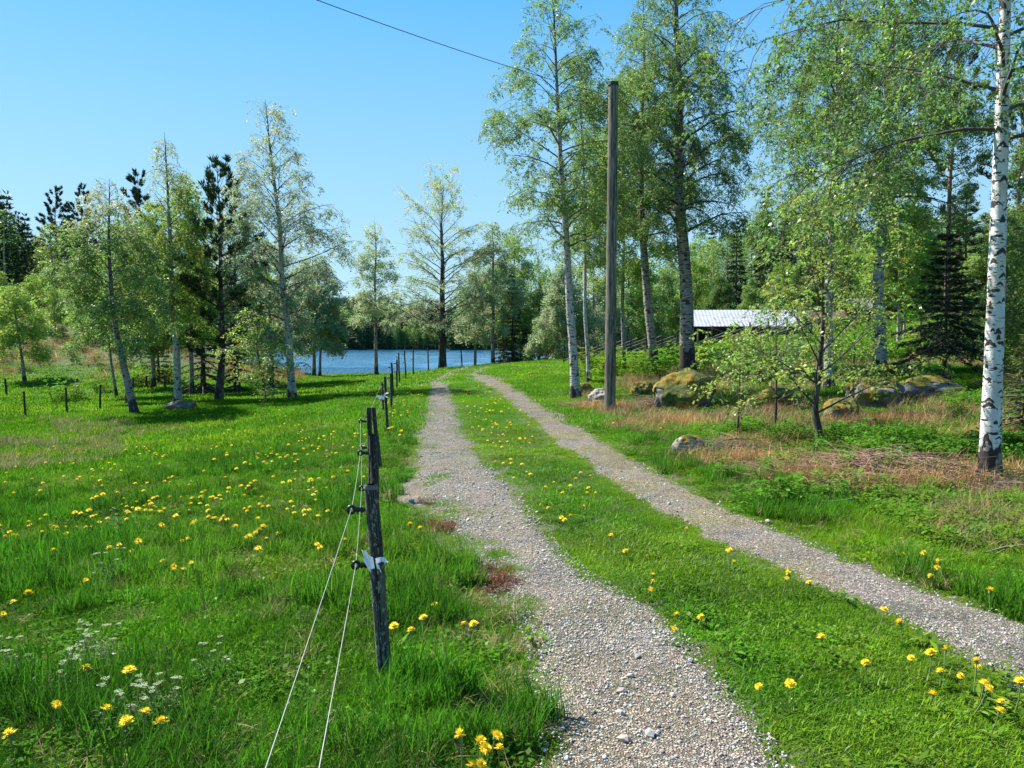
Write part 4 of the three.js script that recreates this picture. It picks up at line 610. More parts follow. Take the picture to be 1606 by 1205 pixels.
{ // the rag knotted round the nearest post
  const gb = new GB(), p0 = [0, 0, 0], rag = (pts, ws) => { let last = null; pts.forEach((p, k) => { const w = ws[k], a = gb.v([p[0], p[1] + w, p[2]], [0, 0, 1], 0, 0, [1, 1, 1]), b = gb.v([p[0] + .012, p[1] - w, p[2] + .012], [0, 0, 1], 0, 0, [1, 1, 1]); if (last) gb.i.push(last[0], last[1], a, last[1], b, a); last = [a, b]; }); };
  rag([[-.062, .035, .02], [-.05, .02, .045], [-.03, .0, .04], [-.012, -.02, .052], [.01, -.025, .045]], [.012, .026, .045, .04, .03]);
  rag([[-.05, -.01, .045], [-.03, -.03, .05], [-.01, -.05, .055]], [.01, .022, .03]);
  rag([[.02, -.02, .03], [.05, -.005, .045], [.07, -.012, .03], [.088, -.018, .036]], [.014, .012, .014, .004]);
  rag([[.02, -.04, .03], [.045, -.06, .04], [.05, -.085, .035]], [.02, .014, .004]);
  const g = gb.build(); g.computeVertexNormals(); const p = px(586, 870, 3.72), m = single('white_rag', g, new THREE.MeshPhysicalMaterial({ color: col(.8, .81, .82), roughness: .8, side: THREE.DoubleSide, transmission: .25, thickness: 0 }), 'scrap of white plastic tied round the nearest fence post', 'rag'); m.position.set(p[0], p[1], p[2] + .03); m.scale.setScalar(.8);
  const q = px(599, 621, 15.6), m2 = single('white_rag', g, m.material, 'white string end fluttering beside the fifth fence post', 'rag'); m2.position.set(...q); m2.scale.set(1.6, 1.2, 1.2); m2.rotation.z = .6;
}
[[8, 594, 10, 616, 38, 'at the left picture edge', 31], [37, 614, 40, 656, 27.5, 'nearest, with shadow on the bank', 32], [103, 608, 104.5, 643, 29, 'second along the bank', 33], [157, 604, 156.5, 636, 30, 'third along the bank, left of the leaning birch', 34], [120.5, 596, 121, 617, 40, 'far one between second and third', 35], [209, 602, 209, 617, 41, 'just right of the leaning birch stem', 36], [229.5, 600, 229.5, 617, 42, 'left of the wispy birch trunk', 37], [258.5, 602, 258.5, 618, 42, 'touching the wispy birch trunk', 38]].forEach(([a, b, c, d, dep, l, s]) => fencePost(a, b, c, d, 3.4, dep, 'dark post in the lower pasture, ' + l, [], s, 'posts of the lower pasture'));

// ---------------------------------------------------------------- boulders
const rockTex = dataTex(512, 512, (i, j) => { const a = pnoise(i / 64, j / 64, 8, 8, 1), b = pnoise(i / 16, j / 16, 32, 32, 2), c = pnoise(i / 4, j / 4, 128, 128, 3), l = smooth(.62, .72, pnoise(i / 22, j / 22, 23, 23, 4) * .7 + .3 * c), v = 92 + 60 * a + 34 * b + 30 * c; return [lerp(v, 150, l * .7), lerp(v * .97, 148, l * .7), lerp(v * .93, 138, l * .7)]; }, true);
const rockMat = new THREE.MeshStandardMaterial({ map: rockTex, bumpMap: rockTex, bumpScale: .02, roughness: .95, color: col(.42, .41, .39) }), paleRock = new THREE.MeshStandardMaterial({ map: rockTex, bumpMap: rockTex, bumpScale: .02, roughness: .95, color: col(.8, .77, .7) });
const mossMat = new THREE.MeshStandardMaterial({ vertexColors: true, roughness: 1, map: grain, bumpMap: grain, bumpScale: .02 });
function boulder(u, d, w, h, dep, label, seed, o = {}) {
  const x = colX(u, d), g = thing('boulder', label, 'boulder', [x, ground(x, -d) - h * .04, -d], o.turn || 0), base = new THREE.IcosahedronGeometry(1, 18), P = base.attributes.position, N = P.count, mg = new GB();
  const at = (p, k) => { let f = 1 + .5 * (noise3(p[0] * 1.3 + seed, p[1] * 1.3, p[2] * 1.3, seed) - .5) + .22 * (noise3(p[0] * 3.2, p[1] * 3.2, p[2] * 3.2, seed + 5) - .5) + .07 * (noise3(p[0] * 9, p[1] * 9, p[2] * 9, seed + 9) - .5) + k; const q = [p[0] * w / 2 * f, p[1] * h * .62 * f, p[2] * dep / 2 * f]; const top = h * (o.flat || .95); if (q[1] > top * .8) q[1] = top * .8 + (q[1] - top * .8) * .3; q[1] += h * .35; return q; };
  const gb = new GB();
  for (let k = 0; k < N; k++) { const p = [P.getX(k), P.getY(k), P.getZ(k)], q = at(p, 0); gb.v(q, p, Math.atan2(p[2], p[0]) * w * .35, q[1], [1, 1, 1]); gb.i.push(k); }
  let geo = gb.build(); geo.computeVertexNormals(); geo = smoothed(geo); part(g, 'stone', geo, o.pale ? paleRock : rockMat);
  if (o.moss) {
    for (let k = 0; k < N; k += 3) {
      const c = [0, 1, 2].map((q) => [P.getX(k + q), P.getY(k + q), P.getZ(k + q)]), m = [0, 1, 2].map((q) => (c[0][q] + c[1][q] + c[2][q]) / 3);
      const n = noise3(m[0] * 2.6, m[1] * 2.6, m[2] * 2.6, seed + 20); if (m[1] + (n - .5) * 1.5 + (o.mossX || 0) * m[0] < 1 - o.moss) continue;
      for (const p of c) { const edge = .012 + .035 * noise3(p[0] * 6, p[1] * 6, p[2] * 6, seed + 30) + .03 * noise3(p[0] * 13, p[1] * 13, p[2] * 13, seed + 31), q = at(p, edge), t = noise3(p[0] * 3.5, p[1] * 3.5, p[2] * 3.5, seed + 40), w = .45 + 1.0 * noise3(p[0] * 11, p[1] * 11, p[2] * 11, 3), c2 = t > .55 ? [.42 * w, .28 * w, .03 * w] : t > .4 ? [.3 * w, .27 * w, .045 * w] : [.15 * w, .19 * w, .04 * w]; mg.i.push(mg.v(q, p, q[0] * 2, q[2] * 2, c2)); }
    }
    const mo = mg.build(); mo.computeVertexNormals(); part(g, 'moss', smoothed(mo), mossMat, o.mossLabel);
  }
  return g;
}
function smoothed(g) {      // one normal for corners that meet
  const p = g.attributes.position, n = g.attributes.normal, m = new Map(), key = (i) => Math.round(p.getX(i) * 4000) + ',' + Math.round(p.getY(i) * 4000) + ',' + Math.round(p.getZ(i) * 4000);
  for (let i = 0; i < p.count; i++) { const k = key(i), s = m.get(k) || [0, 0, 0]; s[0] += n.getX(i); s[1] += n.getY(i); s[2] += n.getZ(i); m.set(k, s); }
  for (let i = 0; i < p.count; i++) { const s = vnorm(m.get(key(i))); n.setXYZ(i, ...s); }
  return g;
}
boulder(1078, 19, 1.45, .9, 1.1, 'big mossy boulder right of the wooden pole', 3, { moss: .85, turn: .4 });
boulder(940, 21, .62, .4, .5, 'pale bare boulder half hidden by the wooden pole', 5, { pale: true });
boulder(1006, 22.5, .62, .45, .5, 'orange mossed stone between the wooden pole and the mossy boulder', 7, { moss: 1.2 });
boulder(918, 24, .5, .36, .4, 'small mossy stone beside the slender birch foot', 9, { moss: 1.2 });
boulder(938, 19.8, .3, .18, .25, 'little mossy stone left of the wooden pole foot', 11, { moss: 1.2 });
boulder(1082, 11.6, .42, .33, .34, 'grey lichened stone with orange moss near the track edge', 13, { moss: .55, pale: true, mossX: .5 });
boulder(1216, 18.2, 1.3, .42, .9, 'long low stone with yellow moss behind the spreading shrub', 15, { moss: 1.2 });
boulder(1372, 17.5, 1.25, .72, 1.0, 'flat topped table shaped boulder below the tall straight birch', 17, { moss: .8, flat: .7 });
boulder(1322, 15.6, .7, .5, .6, 'dark mossy boulder in shade left of the table shaped one', 19, { moss: 1.0 });
boulder(1412, 23.5, 1.0, .35, .8, 'mossy stone at the foot of the tall straight birch', 21, { moss: 1.2 });
boulder(1450, 18.5, 1.5, .5, 1.1, 'dark wide boulder in the shade of the juniper', 23, { moss: .6 });
boulder(1446, 29, 1.0, .4, .8, 'grassy pale topped stone beyond the juniper', 25, { moss: .9 });
boulder(284, 27, 1.0, .28, .7, 'flat grey stone in the left meadow grass', 27, { moss: .2 });
boulder(835, 34, .45, .16, .4, 'brown mound in the grass right of the track', 29, { moss: 1.4 });
console.log('rocks');

// ---------------------------------------------------------------- twigs, brushwood
function brush(u, d, L, W, Ht, n, label, seed, c) {
  const r = rng(seed), x0 = colX(u, d), gb = new GB(), y0 = ground(x0, -d);
  for (let k = 0; k < n; k++) {
    const a = (r() - .5) * L, b = (r() - .5) * W, e = 1 - Math.min(1, Math.hypot(a / L * 2, b / W * 2)), x = a, z = b, y = ground(x0 + a, -d + b) - y0 + .02 + Ht * e * r(), an = r() * 6.283, el = (r() - .4) * .5, l = .25 + .5 * r(), w = .5 + .8 * r();
    const P = bendPath([x, y, z], [Math.cos(an) * Math.cos(el), Math.sin(el), Math.sin(an) * Math.cos(el)], l, 3, .25, .35, r); P.forEach((p) => { p[1] = Math.max(p[1], ground(x0 + p[0], -d + p[2]) - y0 + .01); });
    const q = .003 + .004 * r(); gb.tube(P, [q, q * .9, q * .7, q * .4], 3, c.map((v) => v * w));
  }
  const m = single('brushwood_pile', gb.build(), M.plain, label, 'brushwood'); m.position.set(x0, y0, -d); return m;
}
brush(1390, 9.3, 2.9, 1.3, .4, 2100, 'wide heap of dry grey brown twigs left of the nearest white birch', 601, [.28, .17, .12]);
brush(1560, 8.6, 1.3, .6, .12, 220, 'thin dry twigs round the foot of the nearest white birch', 602, [.2, .15, .11]);
brush(1140, 11.4, 1.0, .5, .3, 560, 'small dark brushwood heap beside the grey lichened stone', 603, [.17, .12, .1]);
brush(1030, 19.2, 1.3, .8, .42, 700, 'reddish brown brushwood heap against the mossy boulder', 604, [.24, .15, .11]);
brush(930, 20.2, 1.2, .6, .2, 420, 'reddish twigs between the slender birch and the wooden pole', 605, [.28, .14, .1]);
brush(1240, 10.6, 1.4, .7, .16, 330, 'low tangle of dead stems under the spreading shrub', 606, [.28, .21, .13]);
{ const P = [px(1283, 812, 7.6), px(1305, 803, 7.6), px(1325, 800, 7.7), px(1345, 801, 7.8)]; P.forEach((p) => p[1] = ground(p[0], p[2]) + .07); single('fallen_stick', new GB().tube(P, [.009, .011, .009, .006], 6, [.14, .12, .1], { cap: true }).build(), M.plain, 'short forked dead stick lying on the verge', 'stick'); }
{ const P = [px(1375, 712, 10.2), px(1395, 705, 10.3), px(1415, 698, 10.5)]; P.forEach((p, k) => p[1] = ground(p[0], p[2]) + .1 + k * .06); single('fallen_stick', new GB().tube(P, [.012, .011, .008], 6, [.42, .38, .32], { cap: true }).build(), M.plain, 'pale bare stick lying in the green nettles', 'stick'); }
{ const P = [px(1545, 905, 5.7), px(1575, 888, 5.85), px(1606, 897, 5.9), px(1640, 905, 5.9)]; P.forEach((p) => p[1] = ground(p[0], p[2]) + .06); single('fallen_stick', new GB().tube(P, [.006, .008, .007, .004], 6, [.2, .16, .12], { cap: true }).build(), M.plain, 'thin dead stick on the right verge at the picture edge', 'stick'); }
for (const [u, d, l, s] of [[1390, 8.9, 'long bleached twig sticking out of the twig heap', 1], [1480, 8.7, 'long bleached twig across the foot of the nearest birch', 2]]) { const x = colX(u, d), y = ground(x, -d), P = [[x - .45, y + .38, -d - .1], [x - .1, y + .24, -d], [x + .3, y + .04, -d + .12]]; single('dry_twig', new GB().tube(P, [.003, .005, .006], 4, [.4, .33, .24], { cap: true }).build(), M.plain, l, 'twig'); }

// ---------------------------------------------------------------- grass and low plants
function clump(seed, n, rad, h0, h1, w, bend, c0, c1) { const r = rng(seed), gb = new GB(); for (let k = 0; k < n; k++) { const a = r() * 6.283, q = Math.sqrt(r()) * rad, h = lerp(h0, h1, r() * r() * .6 + .4 * r()), t = .75 + .5 * r(), y = r(); const ca = [lerp(c0[0], c1[0], y) * t, lerp(c0[1], c1[1], y) * t, lerp(c0[2], c1[2], y) * t]; gb.blade([Math.cos(a) * q, -.015, Math.sin(a) * q], r() * 6.283, h, w * (.7 + .6 * r()), h * bend * (.2 + r()), ca.map((v) => v * .95), ca); } return gb.build(); }
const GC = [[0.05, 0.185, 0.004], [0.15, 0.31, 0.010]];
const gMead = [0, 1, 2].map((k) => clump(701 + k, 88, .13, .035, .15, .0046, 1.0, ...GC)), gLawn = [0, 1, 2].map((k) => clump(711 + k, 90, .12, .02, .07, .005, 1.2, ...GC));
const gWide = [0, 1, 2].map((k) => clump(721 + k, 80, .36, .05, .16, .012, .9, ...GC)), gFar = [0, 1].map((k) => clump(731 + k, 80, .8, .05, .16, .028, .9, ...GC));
const gDry = [0, 1].map((k) => clump(741 + k, 46, .16, .08, .36, .0045, 1.1, [0.30, 0.22, 0.1], [0.42, 0.34, 0.19])), gTuft = [0, 1].map((k) => clump(751 + k, 60, .07, .12, .3, .006, .6, [0.04, 0.145, 0.006], [0.085, 0.22, 0.01]));
function herb(seed, n, rad, h, len, wid, c0, c1) { const r = rng(seed), gb = new GB(); for (let k = 0; k < n; k++) { const a = r() * 6.283, q = Math.sqrt(r()) * rad, p = [Math.cos(a) * q, h * (.25 + .75 * r()), Math.sin(a) * q], b = r() * 6.283, e = -.3 + .9 * r(), w = r(), l = len * (.6 + .7 * r()), d = [Math.cos(b) * Math.cos(e), Math.sin(e), Math.sin(b) * Math.cos(e)], c = [0, 1, 2].map((z) => lerp(c0[z], c1[z], w) * (.8 + .4 * r())); gb.leaf(p, d, [(r() - .5) * .8, 1, (r() - .5) * .8], l, l * wid, c); if (k % 3 === 0) gb.tube([[p[0] * .4, -.01, p[2] * .4], p], [.0018, .0012], 3, c0); } return gb.build(); }
const gHerb = [0, 1].map((k) => herb(761 + k, 46, .11, .09, .028, .8, [0.065, 0.19, 0.01], [0.14, 0.29, 0.02])), gNettle = [0, 1].map((k) => herb(771 + k, 60, .14, .34, .075, .55, [0.065, 0.18, 0.015], [0.13, 0.28, 0.03])), gRed = herb(781, 36, .09, .12, .03, .5, [0.13, 0.04, 0.03], [0.2, 0.075, 0.05]), gRosette = herb(785, 12, .04, .035, .08, .24, [0.06, 0.18, 0.012], [0.13, 0.27, 0.02]);
const bins = {}; const put = (k, e) => (bins[k] ||= []).push(e);
{
  const r = rng(801), ANG = .83;
  const tint = (x, z) => { const a = fbm(x * .5, z * .5, 811, 3), b = fbm(x * 2.2, z * 2.2, 812, 2), y = smooth(.45, .72, a), w = .55 + .85 * b; return [w * lerp(.85, 1.4, y), w * lerp(.95, 1.12, y), w * lerp(.8, 1.3, y)]; };
  const band = (d0, d1, dens, fn) => { const area = ANG * (d1 * d1 - d0 * d0), n = Math.round(area * dens); for (let k = 0; k < n; k++) { const rr = Math.sqrt(lerp(d0 * d0, d1 * d1, r())), a = (r() * 2 - 1) * ANG, x = Math.sin(a) * rr, z = -Math.cos(a) * rr; fn(x, z, rr); } };
  const cover = (x, z, rr, wide) => {
    const rd = rutDist(x, z); if (rd < .05 + .22 * (noise(x * 3, z * 3, 821) - .5)) return;
    if (z < -60 && lakeSdf(x, z) > -1.2) return;
    const med = rd < 1.3 && isMedian(x, z), wild = rightWild(x, z), lr = leftRough(x, z), n = fbm(x * .8, z * .8, 831, 3), c = tint(x, z), turn = r() * 6.283, y = ground(x, z), q = r();
    if (z < -50 && x < -14 && r() < .75) return;
    if (wild > .4 && z > -40) {
      const dryp = smooth(.38, .6, fbm(x * .55 + 7, z * .55, 841, 3)) * .9;
      if (q < dryp * .72) return put(wide ? 'dryWide' : 'dry', [x, y, z, turn, (wide ? 1.0 : .5) + .5 * r(), [.62 + .4 * r(), .58 + .34 * r(), .5 + .3 * r()], (r() - .5) * .9, (r() - .5) * .9]);
      if (r() < .5) put('herb' + (q < .5 ? 0 : 1), [x, y, z, turn, .8 + .8 * r(), [.9 + .3 * r(), .85 + .3 * r(), .8]]); if (r() < .3 * wild) return;
    } else if (lr > .3 && q < lr * .3 && n > .45) return put('dryWide', [x, y, z, turn, .9 + .5 * r(), [.7, .75, .6], (r() - .5) * .6, (r() - .5) * .6]);
    else if (q < .05 + .12 * smooth(.5, .7, n) && !med && rr < 20) put('dry', [x, y, z, turn, .45 + .3 * r(), [.9, .9, .75], (r() - .5) * 1.6, (r() - .5) * 1.6]);
    if (wide === 2) return put('far' + (q < .5 ? 0 : 1), [x, y, z, turn, .8 + .5 * r(), c, 0, 0, (x < -3 ? 1 : .75)]);
    if (wide) return put('wide' + Math.floor(q * 3), [x, y, z, turn, (med ? .6 : .8) + .45 * r(), c, 0, 0, med ? .55 : 1]);
    const tall = smooth(.05, .5, rd) * (med ? .25 : 1) * (.7 + .6 * n);
    if (tall < .45) put('lawn' + Math.floor(q * 3), [x, y, z, turn, .9 + .6 * r(), c, 0, 0, .8 + .8 * tall]);
    else put('mead' + Math.floor(q * 3), [x, y, z, turn, (.62 + .45 * r()) * (.75 + .5 * tall), c, (r() - .5) * .3, (r() - .5) * .3, .8 + .35 * r()]);
    if (r() < .06 * smooth(.46, .62, fbm(x * 1.1, z * 1.1, 851, 2)) * 4 && !med) put('tuft' + (q < .5 ? 0 : 1), [x, y, z, turn, .8 + .5 * r(), [c[0] * .85, c[1] * .95, c[2]]]);
    if (r() < (med ? .4 : 1) * (.05 + .2 * smooth(.54, .7, fbm(x * 1.6, z * 1.6, 861, 2)))) put('herb' + (q < .5 ? 0 : 1), [x, y - .02, z, turn, (med ? .55 : .7) + .5 * r(), c]);
    if (r() < (med ? .008 : .03) && rr < 9) put('rosette', [x, y + .01, z, turn, .6 + .6 * r(), c]);
  };
  band(1.2, 5.5, 260, (x, z, rr) => cover(x, z, rr, 0));
  band(5.5, 9, 170, (x, z, rr) => cover(x, z, rr, 0));
  band(9, 15, 95, (x, z, rr) => cover(x, z, rr, 0));
  band(15, 32, 24, (x, z, rr) => cover(x, z, rr, 1));
  band(32, 78, 4.5, (x, z, rr) => cover(x, z, rr, 2));
  // weeds creeping over the ruts, and red sorrel on their edge
  for (let k = 0; k < 15000; k++) { const rt = r() < .5, C0 = rt ? CR : CL, P = C0[Math.floor(r() * 150)], o = (r() - .5) * 1.1, x = P[0] + o, z = P[1] + (r() - .5) * .3, n = fbm(x * 2, z * 2, 871, 2); if (-z > 1 && n > lerp(rt ? .47 : .56, rt ? .28 : .38, smooth(.12, .40, Math.abs(o))) && r() < .8) put('lawn' + Math.floor(r() * 3), [x, ground(x, z) + .012, z, r() * 6.28, .25 + .4 * r(), [1.2 + .5 * r(), 1.1, 1.1], 0, 0, .7]); }
  for (const [u, v, n, w] of [[697, 735, 14, .1], [690, 782, 26, .16], [715, 800, 14, .12], [735, 842, 16, .12], [785, 872, 18, .1], [795, 900, 12, .1], [830, 955, 10, .08], [662, 690, 14, .18], [668, 745, 8, .12], [770, 640, 10, .15]]) { const p0 = px(u, v, H * F / (v - 540)); for (let k = 0; k < n; k++) { const x = p0[0] + (r() + r() - 1) * 2 * w, z = p0[2] + (r() + r() - 1) * 3 * w; put('mead' + Math.floor(r() * 3), [x, ground(x, z) + .01, z, r() * 6.28, .4 + .4 * r(), [1 + .4 * r(), 1, 1], 0, 0, .8]); } }
  for (const [u, v, n, w] of [[690, 818, 26, .13], [757, 905, 30, .16], [785, 925, 20, .12], [650, 775, 12, .2]]) { const p0 = px(u, v, H * F / (v - 540)); for (let k = 0; k < n; k++) { const x = p0[0] + (r() - .5) * 2 * w, z = p0[2] + (r() - .5) * 3 * w; put('red', [x, ground(x, z), z, r() * 6.28, .3 + .4 * r(), [.8 + .5 * r(), .8 + .5 * r(), .9]]); } }
  // nettles right of the track
  for (const [u, d, n, a, b] of [[1430, 10.8, 150, 1.5, 1.1], [1350, 12.5, 90, 1.6, 1.1], [1180, 13.5, 40, 1.2, .8], [1330, 8.0, 12, .7, .3], [1245, 7.6, 12, .6, .25], [1290, 9.4, 30, 1.4, .5], [1590, 11.2, 90, .8, .6], [1600, 16, 160, 1.6, 2]]) { const x0 = colX(u, d); for (let k = 0; k < n; k++) { const x = x0 + (r() + r() - 1) * a, z = -d + (r() + r() - 1) * b; put('nettle' + (r() < .5 ? 0 : 1), [x, ground(x, z), z, r() * 6.28, .4 + .55 * r(), [.8 + .4 * r(), .8 + .4 * r(), .8]]); } }
  // low undergrowth under the trees
  for (let k = 0; k < 3400; k++) { const left = r() < .55, d = left ? 34 + 40 * r() : 26 + 46 * r(), u = left ? -150 + 620 * r() : 880 + 860 * r(), x = colX(u, d), z = -d; if (rutDist(x, z) < 1.5 || (z < -58 && lakeSdf(x, z) > -1.5)) continue; const n = fbm(x * .25, z * .25, 881, 3); if (n < (left ? (d < 46 ? .64 : .44) : .5) || (u > 880 && u < 1300 && d > 36 && d < 56)) continue; if (left && d > 44 && r() < .86) { put('dryWide', [x, ground(x, z), z, r() * 6.28, 1.8 + 1.6 * r(), [.75 + .3 * r(), .55 + .2 * r(), .42 + .15 * r()], (r() - .5) * 1.2, (r() - .5) * 1.2]); continue; } put('nettle' + (r() < .5 ? 0 : 1), [x, ground(x, z), z, r() * 6.28, 1.2 + 2.2 * r(), [.9 + .9 * r(), .8 + .6 * r(), .8], 0, 0, .6 + .5 * r()]); }
  // tawny dead grass in front of the shrub
  for (const [u, d, n, a, b] of [[1270, 9.1, 110, .6, .35], [1160, 10.6, 90, .8, .35], [1330, 9.9, 80, .9, .4], [1440, 8.7, 60, .9, .3], [1060, 15.5, 90, 1.0, .9], [1390, 15.2, 90, 1.2, .6], [1540, 12.6, 60, .9, .5], [960, 19.2, 70, .9, .4], [1240, 12.4, 70, 1.3, .6], [1500, 9.4, 60, 1.2, .4]]) { const x0 = colX(u, d); for (let k = 0; k < n; k++) { const x = x0 + (r() + r() - 1) * a, z = -d + (r() + r() - 1) * b; put('dry', [x, ground(x, z), z, r() * 6.28, .8 + .6 * r(), [1 + .3 * r(), .8 + .25 * r(), .6 + .2 * r()], (r() - .5) * .7, (r() - .5) * .7]); } }
}
const NAMES = { lawn: ['lawn_grass', 'short green grass on the strip between the wheel ruts'], mead: ['meadow_grass', 'lush green meadow grass'], wide: ['meadow_grass', 'green meadow grass further off'], far: ['meadow_grass', 'distant green meadow grass'], dry: ['dry_grass', 'bleached dry grass lying among the green'], tuft: ['grass_tufts', 'dark green tufts of taller grass'], herb: ['ground_cover', 'small broad leaved weeds in the grass'], nettle: ['nettle_patch', 'green nettles in the rough ground'], red: ['sorrel_patch', 'reddish sorrel at the edge of the wheel rut'], rosette: ['weed_rosettes', 'long leaved weed rosettes in the grass'] };
const geoOf = { lawn0: gLawn[0], lawn1: gLawn[1], lawn2: gLawn[2], mead0: gMead[0], mead1: gMead[1], mead2: gMead[2], wide0: gWide[0], wide1: gWide[1], wide2: gWide[2], far0: gFar[0], far1: gFar[1], dry: gDry[0], dryWide: gDry[1], tuft0: gTuft[0], tuft1: gTuft[1], herb0: gHerb[0], herb1: gHerb[1], nettle0: gNettle[0], nettle1: gNettle[1], red: gRed, rosette: gRosette };
let total = 0;
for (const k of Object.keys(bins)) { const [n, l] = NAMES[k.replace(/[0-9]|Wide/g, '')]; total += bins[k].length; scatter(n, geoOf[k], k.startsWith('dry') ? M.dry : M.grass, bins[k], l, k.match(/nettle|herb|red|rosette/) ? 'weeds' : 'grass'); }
console.log('grass copies', total);

// loose stones on the ruts
{
  const r = rng(901), stone = (s) => { const g = new THREE.IcosahedronGeometry(1, 0).toNonIndexed(), p = g.attributes.position; for (let i = 0; i < p.count; i++) { const x = p.getX(i), y = p.getY(i), z = p.getZ(i), f = .65 + .6 * noise3(x * 1.4 + 5, y * 1.4 + 5, z * 1.4 + 5, s); p.setXYZ(i, x * f * 1.15, y * f * .72, z * f); } g.computeVertexNormals(); return g; };
  const mat = new THREE.MeshStandardMaterial({ roughness: .9 }), L = [[], [], []];
  for (const which of [0, 1]) {
    const C0 = which ? CR : CL; let len = 0;
    for (let k = 1; k < C0.length; k++) {
      const P = C0[k], Q = C0[k - 1], step = Math.hypot(P[0] - Q[0], P[1] - Q[1]), d = -P[1]; if (d < 1.2 || d > 24) continue;
      const dens = (d < 4.5 ? 3600 : d < 7 ? 2300 : d < 11 ? 900 : 260) * (which ? .3 : 1), hw = rutHalf(which, P[1]) * 1.12, n = Math.round(dens * step * 2 * hw), sx = -(P[1] - Q[1]) / step, sz = (P[0] - Q[0]) / step;
      for (let i = 0; i < n; i++) {
        const o = (r() * 2 - 1) * hw, t = r(), x = lerp(Q[0], P[0], t) + sx * o, z = lerp(Q[1], P[1], t) + sz * o; if (Math.abs(o) > hw * .85 && r() < .5) continue; { const f = fbm(x * 1.6, z * 1.6, 921, 3), e = Math.abs(o) / hw; if (r() > lerp(.55, 1, smooth(.38, .6, f)) * lerp(.75, 1, smooth(.3, .75, e))) continue; }
        const s = (.004 + .0058 * r() * r() + (r() < .03 ? .008 * r() : 0)) * (d > 7 ? 1.5 : 1), w = .13 + .3 * r() * (r() < .2 ? 1.5 : 1), pk = r() < .3 ? .12 : 0;
        L[i % 3].push([x, ground(x, z) + .017 + s * .25, z, r() * 6.28, s, [w * (1.04 + pk), w * 1.0, w * (.9 - pk * .3)], (r() - .5) * 1.2, (r() - .5) * 1.2]);
      }
    }
  }
  L.forEach((l, q) => scatter('gravel', stone(950 + q), mat, l, 'loose crushed stones on the wheel ruts', 'gravel'));
  console.log('stones', L.map((l) => l.length).join());
  const big = stone(960), tones = [[.42, .33, .28], [.36, .35, .33], [.45, .42, .38], [.3, .31, .33]];
  [[975, 1105, .026, 'pinkish stone in the middle of the near rut'], [1018, 1178, .03, 'flat pink stone near the bottom edge in the rut'], [988, 1080, .02, 'small white stone on the left rut'], [1083, 1057, .02, 'rosy stone at the inner edge of the left rut'], [980, 1187, .028, 'grey stone at the bottom of the left rut'], [1000, 1048, .02, 'pale stone in the left rut above the pinkish one'], [972, 1142, .022, 'dark blue grey stone in the near rut'], [645, 772, .04, 'white stone at the grassy edge of the left rut'], [1205, 828, .028, 'pale stone on the right verge of the right rut']].forEach(([u, v, s, l], k) => { const p = px(u, v, H * F / (v - 540)), m = single('pebble', big, new THREE.MeshStandardMaterial({ color: col(...tones[k % 4]), roughness: .9, bumpMap: grain, bumpScale: .003 }), l, 'stone'); m.position.set(p[0], ground(p[0], p[2]) + .02 + s * .2, p[2]); m.scale.setScalar(s); m.rotation.y = k * 1.4; });
}
